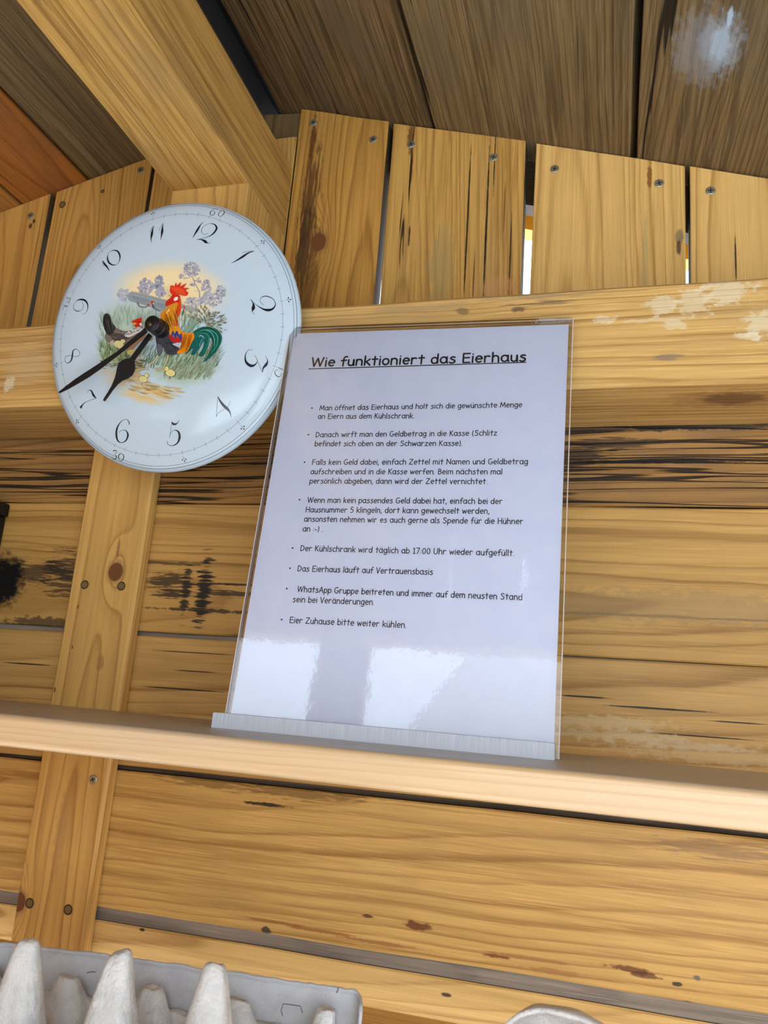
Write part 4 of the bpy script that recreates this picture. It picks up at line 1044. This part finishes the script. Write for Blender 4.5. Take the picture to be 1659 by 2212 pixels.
# distant hens
pstroke([(505, 585), (530, 635), (600, 640), (620, 620)], 24, 8, (120, 122, 124), mid=16); pstroke([(672, 600), (690, 650), (760, 690)], 10, 6, (70, 88, 96), mid=26); blob(672, 592, 20, 18, (205, 48, 40)); blob(682, 600, 6, 8, (240, 235, 230)); blob(628, 618, 12, 14, (205, 60, 50)); pstroke([(1025, 665), (1015, 700), (1000, 740)], 8, 8, (95, 110, 115), mid=22); blob(1027, 648, 14, 18, (200, 50, 50)); blob(1020, 655, 5, 6, (240, 235, 230))
# grass
def grass(x0, x1, yb0, yb1, n, cols, ln=(60, 130), lean=(-.5, .3), wd=(4, 8)):
    for i in range(n):
        x = rnd.uniform(x0, x1); y = yb0+(yb1-yb0)*rnd.random(); l = rnd.uniform(*ln); k = rnd.uniform(*lean)
        pstroke([(x, y), (x+l*k*.4, y-l*.55), (x+l*k, y-l)], rnd.uniform(*wd), 1.5, rnd.choice(cols))
        if i % 12 == 0: layer[0] += 1
GR = [(150, 178, 140), (124, 156, 112), (178, 198, 172), (196, 208, 190), (140, 170, 120)]
grass(80, 330, 760, 1200, 110, GR, lean=(-.7, .1)); grass(230, 780, 690, 900, 170, [(188, 202, 190), (160, 184, 160), (142, 170, 140), (205, 214, 206)], ln=(60, 130), lean=(-.3, .4))
grass(950, 1180, 780, 920, 50, [(120, 160, 130), (160, 184, 160), (90, 140, 110)], ln=(80, 150), lean=(0, .7))
for i in range(14): pstroke([(990+8*i, 930), (1060+14*i, 860-6*i), (1140+12*i, 730+10*i)], 5, 2, rnd.choice([(110, 150, 125), (150, 175, 150)]))
# olive bush leaves
for i in range(150):
    a = rnd.uniform(-2.7, .75); r0 = rnd.uniform(20, 230); x = 1250+r0*math.cos(a)*1.05; y = 830+r0*math.sin(a)*.75; da = a+rnd.uniform(-.5, .5)
    pstroke([(x, y), (x+20*math.cos(da), y+20*math.sin(da)), (x+42*math.cos(da), y+42*math.sin(da))], 3, 5, rnd.choice([(128, 132, 104), (150, 154, 130), (110, 112, 84), (168, 174, 158)]), mid=15)
    if i % 20 == 0: layer[0] += 1
for i in range(22):
    x, y = rnd.uniform(1300, 1430), rnd.uniform(1000, 1120); pstroke([(x, y), (x+8, y+25), (x+6, y+50)], 4, 6, rnd.choice([(170, 182, 160), (186, 196, 180)]), mid=16)
# meadow under the rooster
grass(520, 1400, 1120, 1330, 260, [(96, 120, 84), (128, 150, 112), (150, 170, 140), (76, 100, 70), (176, 190, 168), (112, 132, 96)], ln=(60, 140), lean=(.2, .9), wd=(6, 12))
grass(800, 1330, 1320, 1460, 150, [(150, 168, 140), (120, 140, 104), (182, 194, 170), (140, 140, 100)], ln=(50, 120), lean=(.6, 1.3), wd=(5, 10))
grass(90, 420, 1080, 1260, 110, [(120, 134, 84), (150, 160, 110), (100, 108, 66), (170, 180, 140)], ln=(40, 100), lean=(-.6, .3), wd=(6, 11))
for i in range(60):
    x, y = rnd.uniform(60, 560), rnd.uniform(1220, 1330); pstroke([(x, y), (x+20, y+5), (x+45, y+3)], 3, 3, rnd.choice([(150, 130, 80), (120, 104, 66), (190, 165, 110)]), mid=12)
for i in range(46):
    x = rnd.uniform(360, 950); y = 1500+(x-360)*.18+rnd.uniform(-70, 80); pstroke([(x, y), (x+50, y+16), (x+110, y+22)], 4, 3, rnd.choice([(220, 190, 130), (206, 170, 104), (226, 204, 160)]), mid=16)
# brown and grey hens (left)
paint([(600, 915), (590, 980), (520, 1050), (440, 1125), (395, 1115), (385, 1085), (480, 1010)], (168, 126, 92))
paint([(150, 945), (180, 890), (235, 862), (300, 890), (370, 912), (450, 898), (560, 858), (592, 878), (560, 945), (480, 1005), (400, 1080), (310, 1120), (250, 1062), (180, 1035), (145, 990)], (122, 108, 96))
paint([(200, 1040), (250, 1010), (330, 1040), (320, 1110), (270, 1090)], (196, 176, 160))
paint([(120, 805), (132, 735), (163, 714), (200, 738), (226, 820), (262, 872), (225, 955), (178, 952), (142, 900)], (46, 45, 44))
paint([(205, 960), (260, 930), (350, 950), (400, 990), (340, 1030), (260, 1030)], (84, 74, 66))
for i in range(40):
    x, y = rnd.uniform(200, 420), rnd.uniform(900, 1040); pstroke([(x, y), (x+16, y+6), (x+34, y+2)], 2, 2, rnd.choice([(60, 54, 50), (160, 146, 132), (90, 80, 72)]), mid=6)
for i in range(10): x = 135+i*9; pstroke([(x, 760+i*4), (x+10, 830), (x+30, 920)], 2, 2, rnd.choice([(20, 20, 20), (86, 84, 80)]), mid=5)
paint([(365, 965), (395, 920), (470, 890), (540, 852), (580, 862), (560, 905), (500, 940), (420, 978)], (222, 220, 214))
for i in range(70):
    t = rnd.random(); x = 375+t*190; y = 945-t*75+rnd.uniform(-24, 24); blob(x, y, 6, 3.5, (50, 50, 50), n=5, rot=rnd.uniform(0, 3), step=False)
layer[0] += 1
paint([(445, 800), (470, 790), (500, 776), (558, 764), (552, 800), (560, 830), (528, 862), (480, 866), (474, 832), (452, 818)], (212, 42, 26)); blob(545, 835, 14, 16, (240, 240, 238)); paint([(452, 822), (480, 818), (502, 830), (475, 836)], (226, 178, 60)); blob(522, 806, 6, 6, (90, 20, 10))
# chicks by the hen
blob(300, 1060, 55, 40, (228, 216, 150), rot=.3); blob(345, 1025, 26, 22, (228, 216, 150)); blob(445, 1150, 55, 32, (222, 206, 130)); blob(510, 1155, 34, 26, (226, 208, 140)); blob(650, 1000, 30, 22, (176, 140, 80))
# rooster legs
for pts in ([(742, 1175), (700, 1240), (620, 1310), (600, 1335), (520, 1362)], [(600, 1335), (560, 1325), (500, 1325)], [(610, 1335), (640, 1350)], [(852, 1185), (835, 1250), (800, 1320), (770, 1350), (715, 1362)], [(775, 1348), (740, 1335), (700, 1330)]):
    layer[0] += 1; pstroke(pts, 20, 9, (120, 104, 70)); layer[0] += 1; pstroke(pts, 13, 5, (214, 200, 158))
# rooster body
paint([(712, 950), (770, 935), (860, 930), (892, 1010), (1002, 1040), (985, 1105), (948, 1168), (880, 1180), (822, 1152), (795, 1090), (785, 1150), (758, 1195), (735, 1172), (722, 1060)], (66, 66, 70))
for i in range(46):
    x, y = rnd.uniform(745, 950), rnd.uniform(970, 1150); pstroke([(x, y), (x+24, y+22), (x+52, y+32)], 2, 2, rnd.choice([(34, 34, 38), (108, 110, 116), (86, 86, 92)]), mid=6)
paint([(735, 1060), (775, 1075), (792, 1130), (758, 1192), (732, 1165)], (96, 98, 104))
paint([(1000, 1040), (985, 1100), (960, 1090), (900, 1060), (940, 1045)], (190, 192, 196))
# green tail
paint([(1120, 940), (1160, 900), (1240, 865), (1330, 868), (1410, 905), (1450, 965), (1448, 1030), (1405, 1120), (1345, 1190), (1268, 1250), (1244, 1254), (1290, 1190), (1335, 1120), (1348, 1045), (1322, 985), (1300, 1080), (1245, 1190), (1192, 1184), (1240, 1100), (1252, 1030), (1200, 1110), (1155, 1172), (1105, 1172), (1135, 1100), (1062, 1162), (1052, 1150), (1100, 1060), (1135, 1000)], (18, 92, 80))
for (pts, c_, m_) in [([(1150, 950), (1230, 905), (1330, 905), (1400, 960), (1400, 1060), (1340, 1150)], (60, 160, 132), 14), ([(1150, 970), (1230, 935), (1300, 960), (1300, 1050), (1240, 1150)], (30, 130, 110), 18), ([(1140, 1000), (1200, 960), (1240, 990), (1215, 1080), (1150, 1160)], (40, 120, 150), 14),
                      ([(1135, 1020), (1170, 1010), (1170, 1070), (1120, 1140)], (22, 90, 120), 12), ([(1200, 880), (1320, 885), (1420, 960), (1420, 1060)], (8, 60, 54), 10), ([(1180, 920), (1280, 920), (1350, 1000), (1350, 1080), (1300, 1180)], (10, 58, 50), 10), ([(1200, 980), (1220, 960), (1260, 990)], (150, 200, 196), 10), ([(1225, 1010), (1200, 1080)], (170, 205, 205), 8), ([(1260, 900), (1330, 925), (1370, 1000), (1365, 1080)], (110, 190, 170), 8)]:
    layer[0] += 1; pstroke(pts, 3, 4, c_, mid=m_)
# saddle
paint([(1003, 915), (1060, 938), (1130, 930), (1145, 985), (1110, 1050), (1065, 1140), (1010, 1160), (952, 1160), (985, 1100), (1012, 1030)], (236, 140, 26))
for i in range(24):
    x = rnd.uniform(1010, 1110); pstroke([(x+20, 950), (x+5, 1030), (x-40, 1120+rnd.uniform(0, 30))], 3, 2, rnd.choice([(250, 178, 50), (214, 92, 14), (240, 110, 20)]), mid=9)
# wing patch
paint([(862, 950), (868, 990), (900, 1030), (965, 1042), (1006, 1026), (1012, 960), (985, 920), (900, 918)], (190, 36, 30))
paint([(878, 925), (898, 985), (915, 950), (935, 1000), (950, 965), (985, 1004), (1004, 996), (1006, 945), (985, 918), (900, 912)], (48, 58, 128))
for i in range(9): pstroke([(888+i*13, 925), (895+i*13, 950), (903+i*13, 985)], 2, 2, (130, 150, 190), mid=6)
# neck
paint([(845, 642), (905, 600), (960, 560), (990, 545), (999, 630), (988, 710), (958, 768), (965, 840), (990, 885), (1000, 930), (975, 950), (950, 905), (925, 940), (905, 905), (880, 960), (858, 905), (825, 840), (762, 740), (795, 690)], (232, 150, 36))
paint([(985, 540), (999, 630), (988, 710), (958, 768), (962, 840), (930, 860), (918, 800), (935, 700), (962, 610)], (224, 76, 26))
for i in range(44):
    t = rnd.random(); x = 800+t*130; y = 700-t*40+rnd.uniform(-20, 90)
    pstroke([(x, y), (x+rnd.uniform(5, 30), y+60), (x+rnd.uniform(20, 60), y+130)], 2, 2, rnd.choice([(250, 190, 60), (206, 110, 20), (252, 214, 110), (190, 92, 14), (240, 128, 30)]), mid=8)
pstroke([(830, 720), (860, 680), (870, 660)], 3, 3, (255, 240, 190), mid=10)
# head
paint([(820, 622), (832, 578), (872, 545), (900, 512), (955, 498), (985, 528), (978, 590), (930, 596), (870, 622), (835, 632)], (216, 44, 26))
paint([(870, 468), (878, 405), (900, 402), (925, 412), (940, 362), (952, 402), (998, 362), (985, 414), (1062, 375), (1022, 430), (1094, 432), (1045, 456), (1082, 485), (1060, 518), (1010, 515), (950, 492), (900, 515)], (226, 52, 26), smooth=False)
paint([(880, 430), (930, 420), (1010, 440), (1050, 500), (1000, 500), (930, 470)], (240, 80, 40))
blob(940, 552, 28, 19, (246, 244, 240), rot=-.7); paint([(850, 512), (878, 508), (892, 522), (868, 526)], (222, 186, 90)); blob(908, 524, 7, 5, (110, 50, 10)); pstroke([(862, 600), (890, 570), (910, 560)], 2, 2, (160, 20, 16), mid=6)
# chicks
def chick(x, y, s, fl):
    blob(x, y, 52*s, 38*s, (100, 92, 50), rot=.2); blob(x, y, 49*s, 35*s, (232, 218, 142), rot=.2); blob(x+40*s*fl, y-42*s, 26*s, 25*s, (110, 100, 50)); blob(x+40*s*fl, y-42*s, 23*s, 22*s, (234, 220, 140)); blob(x+46*s*fl, y-46*s, 4, 4, (30, 20, 10))
    pstroke([(x+60*s*fl, y-42*s), (x+74*s*fl, y-38*s)], 8, 2, (190, 110, 70)); pstroke([(x-20*s, y-4), (x+4, y+14*s), (x+22*s, y)], 3, 3, (176, 156, 84)); pstroke([(x-8, y+34*s), (x-14, y+60*s), (x-4, y+76*s)], 7, 5, (214, 120, 110))
chick(572, 1450, 1.0, 1); chick(878, 1380, 1.1, -1)
pstroke([(600, 1520), (680, 1530), (760, 1540)], 4, 3, (150, 150, 110), mid=20)
me = bpy.data.meshes.new('painted_scene'); me.from_pydata(PV, [], PF)
ca_ = me.color_attributes.new('paint', 'FLOAT_COLOR', 'POINT')
flat = []
for c_ in PC: flat += [c_[0], c_[1], c_[2], 1.0]
ca_.data.foreach_set('color', flat)
pm = NT('painted_print'); at_ = pm.n('ShaderNodeAttribute'); at_.attribute_name = 'paint'
pm.t.links.new(at_.outputs['Color'], pm.b.inputs['Base Color']); pm.b.inputs['Roughness'].default_value = .15; pm.b.inputs['Coat Weight'].default_value = .0; pm.b.inputs['Coat Roughness'].default_value = .03
me.materials.append(pm.m)
link(bpy.data.objects.new('painted_scene', me), clock)

# ---- hands
hand_m = simple('matt_black_hand', (.006, .006, .007), .35, spec=.35)
def plate(name, pix, h, th, mat=hand_m):
    pts = [CP(u, v, h) for (u, v) in pix]
    bm = bmesh.new(); vs = [bm.verts.new((a, b, h-th)) for a, b in pts]
    f = bm.faces.new(vs); r = bmesh.ops.extrude_face_region(bm, geom=[f])
    for e in r['geom']:
        if isinstance(e, bmesh.types.BMVert): e.co.z = h
    bmesh.ops.recalc_face_normals(bm, faces=bm.faces)
    bmesh.ops.triangulate(bm, faces=bm.faces)
    return bm_obj(name, bm, mat, clock)
def q5(x, y): return (200+x/5.184, 540+y/5.184)
def q3(x, y): return (110+x/4.879, 760+y/4.879)
plate('minute_hand', [q3(76, 428), q3(92, 412), q3(160, 358), q3(250, 290), q3(345, 226), q3(470, 146), q3(690, 0), q5(585, 872), q5(612, 915), q3(735, 10), q3(520, 178), q3(400, 262), q3(300, 322), q3(180, 390), q3(88, 434)], .0245, .0010)
bul = [(625, 930), (415, 1212), (375, 1216), (325, 1235), (290, 1270), (272, 1320), (262, 1380), (245, 1440), (212, 1520), (165, 1600), (128, 1655), (116, 1684), (130, 1692), (165, 1650), (220, 1570), (275, 1505), (330, 1462), (390, 1438), (440, 1400), (466, 1350), (472, 1300), (462, 1240), (665, 960)]
Q = [(x, y, 0) for x, y in bul]
plate('hour_hand', [q5(x, y) for x, y in bul], .0195, .0010)
def disc(name, px, h0, h1, r, mat, n=40, dome_=0.0):
    a, b = px
    V = []; F = []
    for k, (rr, z) in enumerate(((r, h0), (r, h1-.0006), (r-.0006, h1), (r*.5, h1+dome_*.7), (r*.15, h1+dome_))):
        for i in range(n): V.append((a+rr*math.cos(2*PI*i/n), b+rr*math.sin(2*PI*i/n), z))
    for k in range(4):
        for i in range(n): F.append((k*n+i, k*n+(i+1) % n, (k+1)*n+(i+1) % n, (k+1)*n+i))
    F.append(tuple(4*n+i for i in range(n))); F.append(tuple(range(n))[::-1])
    return mesh_obj(name, V, F, mat, clock)
hc = CP(330, 700, .0235)
disc('hub_collar', hc, .0088, .0175, .0072, hand_m)
disc('hub_boss', hc, .0175, .0195, .0066, hand_m)
disc('hub_cap', CP(327, 698, .0265), .0195, .0262, .0066, hand_m, dome_=.0006)
disc('hub_pin', CP(322, 699, .0285), .0262, .0285, .0021, simple('pin_brass', (.10, .085, .04), .4, 1.0), n=20, dome_=.0003)

# ================================================================== EGG CARTONS
def pulp(name, c1, c2, bump=.9):
    n = NT(name); tcn = n.n('ShaderNodeTexCoord')
    a = n.noise(tcn.outputs['Object'], 90.0, 5.0, .65); b = n.noise(tcn.outputs['Object'], 700.0, 3.0, .6); c = n.noise(tcn.outputs['Object'], 420.0, 2.0, .5, 4.0)
    col = n.mix(n.maprange(a, .35, .7), c1, c2); col = n.mix(n.maprange(c, .70, .76, 0, .35), col, tuple(x*.5 for x in c2)); col = n.mix(n.maprange(b, .66, .74, 0, .4), col, (.85, .84, .82))
    n.t.links.new(col, n.b.inputs['Base Color']); n.b.inputs['Roughness'].default_value = .92; n.b.inputs['Specular IOR Level'].default_value = .15
    h = n.math('ADD', n.math('MULTIPLY', a, 1.0), n.math('MULTIPLY', b, .25))
    bp = n.n('ShaderNodeBump'); bp.inputs['Strength'].default_value = bump; bp.inputs['Distance'].default_value = .003
    n.t.links.new(h, bp.inputs['Height']); n.t.links.new(bp.outputs[0], n.b.inputs['Normal'])
    return n.m
pulp_a = pulp('pale_pulp', (.62, .59, .55), (.50, .48, .46)); pulp_b = pulp('smooth_grey_pulp', (.47, .46, .46), (.42, .41, .42), .35)
O_ = Vector((-.2313, .390, -.1256))
carton = empty('egg_carton'); MB_ = Matrix.Translation(O_) @ Matrix.Rotation(math.radians(8), 4, 'Z') @ Matrix.Rotation(math.radians(0), 4, 'Y'); carton.matrix_basis = MB_
tag(carton, 'open grey pulp egg carton with tall cones, at the lower left', 'egg carton')
def smax(a, b, k=.004):
    h = max(k-abs(a-b), 0)/k; return max(a, b)+h*h*k*.25
PITCH_ = .0485
def carton_h(u, v):
    # cups
    cu = (math.floor(u/PITCH_)+.5)*PITCH_; cv = .026 if v > 0 else -.026
    du = (u-cu)/(PITCH_/2); dv = (v-cv)/.026
    rr = (abs(du)**2.6+abs(dv)**2.6)**(1/2.6)
    H = -.077+.028*min(1, rr)**2.2
    for k in (-1, 0, 1):
        a, b = u-k*PITCH_, v
        rho = (abs(a)**3+abs(b*1.05)**3)**(1/3)
        top = 0 if k else .0
        xx = rho-.0050
        if rho < .024: H = smax(H, -(xx+math.sqrt(xx*xx+.0010**2))*.5*4.8, .004)
    for k in (-2, -1, 0, 1, 2):
        a, b = u-k*PITCH_, v-.050
        rho = (abs(a)**2.6+abs(b*1.2)**2.6)**(1/2.6)
        if rho < .026: H = smax(H, -.0315-max(0, rho-.0050)*2.2, .004)
        b = v+.050; rho = (abs(a)**2.6+abs(b*1.2)**2.6)**(1/2.6)
        if rho < .026: H = smax(H, -.040-max(0, rho-.0050)*2.2, .004)
    if v > .050: H = smax(H, -.044-max(0, .054-v)*4, .003)
    for s in (-1, 1):
        e = s*u
        if e > .093: H = smax(H, -.046-max(0, .0985-e)*3, .003)
    nn_ = mnoise.fractal(Vector((u*90, v*90, H*90)), 1.0, 2.0, 4)
    return H+.0018*nn_
V = []; F = []; NU, NV = 230, 130
for j in range(NV+1):
    v = -.054+.114*j/NV
    for i in range(NU+1):
        u = -.101+.202*i/NU
        nz1 = mnoise.noise(Vector((u*120, v*120, 3)))*.0008; nz2 = mnoise.noise(Vector((u*120, v*120, 7)))*.0008
        V.append((u+nz1, v+nz2, carton_h(u, v)))
for j in range(NV):
    for i in range(NU):
        a = j*(NU+1)+i; F.append((a, a+1, a+NU+2, a+NU+1))
tray = mesh_obj('egg_tray', V, F, pulp_a, carton, smooth=True)
md = tray.modifiers.new('thick', 'SOLIDIFY'); md.thickness = .0016; md.offset = -1
# lid standing up behind: panel with turned-in ends and a thin lip
V = []; F = []; NI, NJ = 90, 16
for j in range(NJ+1):
    t = j/NJ
    for i in range(NI+1):
        s = i/NI
        U = -.110+.2290*s
        v = .0625+.004*t
        z = -.050+.0255*t
        e = max(0, (abs(U-.0045)-.1030)/.0115)
        if e > 0:
            v -= .018*e*e; z -= .004*e*e*t
            U -= math.copysign(.004*e*e, U)
        z += .0012*mnoise.noise(Vector((U*60, 1, 0)))*t + (.0006*mnoise.noise(Vector((U*400, 2, 0))) if j == NJ else 0)
        v += .0012*mnoise.noise(Vector((U*25, z*25, 4)))
        if j == NJ: v -= .0022; 
        z += .004*t*(.5-abs(s-.3))*.6
        V.append((U, v, z))
for j in range(NJ):
    for i in range(NI):
        a = j*(NI+1)+i; F.append((a, a+1, a+NI+2, a+NI+1))
lid = mesh_obj('lid', V, F, pulp_b, carton, smooth=True)
md = lid.modifiers.new('thick', 'SOLIDIFY'); md.thickness = .0018; md.offset = 0
# embossed latch outline and stray dark fibres on the lid
def lid_pt(u, v):
    o = MB_ @ Vector((0, .0622, 0)); nn2 = (MB_.to_3x3() @ Vector((0, -1, .12))).normalized()
    d = ray(u, v); t = o.dot(nn2)/d.dot(nn2); return MB_.inverted() @ (d*t)
fib_m = simple('dark_fibre', (.08, .07, .07), .9)
def wire(name, pix, w_):
    V = []; F = []
    P = [lid_pt(*p) for p in pix]; n = len(P)
    for i, p in enumerate(P):
        d = P[min(n-1, i+1)]-P[max(0, i-1)]; n2 = Vector((-d.z, 0, d.x)).normalized()*w_/2; off = Vector((0, -.0016, 0))
        V += [p+n2+off, p-n2+off]
    for i in range(n-1): F.append((2*i, 2*i+1, 2*i+3, 2*i+2))
    mesh_obj(name, V, F, fib_m, carton)
wire('latch_crease', [(612, 2192), (609, 2180), (613, 2166), (630, 2168), (650, 2171), (655, 2186)], .0005)
wire('fibre', [(728, 2143), (731, 2136), (732, 2130)], .0006); wire('fibre', [(190, 2100), (200, 2097), (210, 2098)], .0005)

# second carton: upright half shell, only its rounded top shows
c2 = empty('egg_carton'); p2 = at(1205, 2190, .455)
MB2 = Matrix.Translation((p2.x+.001, .455, -.204)) @ Matrix.Rotation(math.radians(-4), 4, 'Z'); c2.matrix_basis = MB2
tag(c2, 'grey pulp egg carton with a rounded rim, at the bottom right of the frame', 'egg carton')
V = []; F = []; NA, NR = 60, 10
ztp = at(1185, 2186, .455).z+.204
def rim(a):
    x = math.cos(a); y = math.sin(a)
    wx = .036; 
    ex_ = abs(x)**.75*math.copysign(1, x)*wx
    return ex_, (abs(y)**.62)
for k in range(NR+1):
    q = k/NR
    for i in range(NA+1):
        a = PI*i/NA; x, y = rim(a)
        sc_ = 1-.55*q**2
        dep = -.0+.034*math.sin(q*PI/2)
        fold = .0012*math.sin(a*14)*q
        zb_ = y*ztp*(1-.35*q*q)
        V.append((x*sc_*(1+fold*10), dep+.001*mnoise.noise(Vector((x*60, q*5, 1))), zb_+fold+.0010*mnoise.noise(Vector((x*50, 4, q*3)))))
for k in range(NR):
    for i in range(NA):
        a = k*(NA+1)+i; F.append((a, a+1, a+NA+2, a+NA+1))
s2 = mesh_obj('shell', V, F, pulp_a, c2, smooth=True)
md = s2.modifiers.new('thick', 'SOLIDIFY'); md.thickness = .0022; md.offset = 0
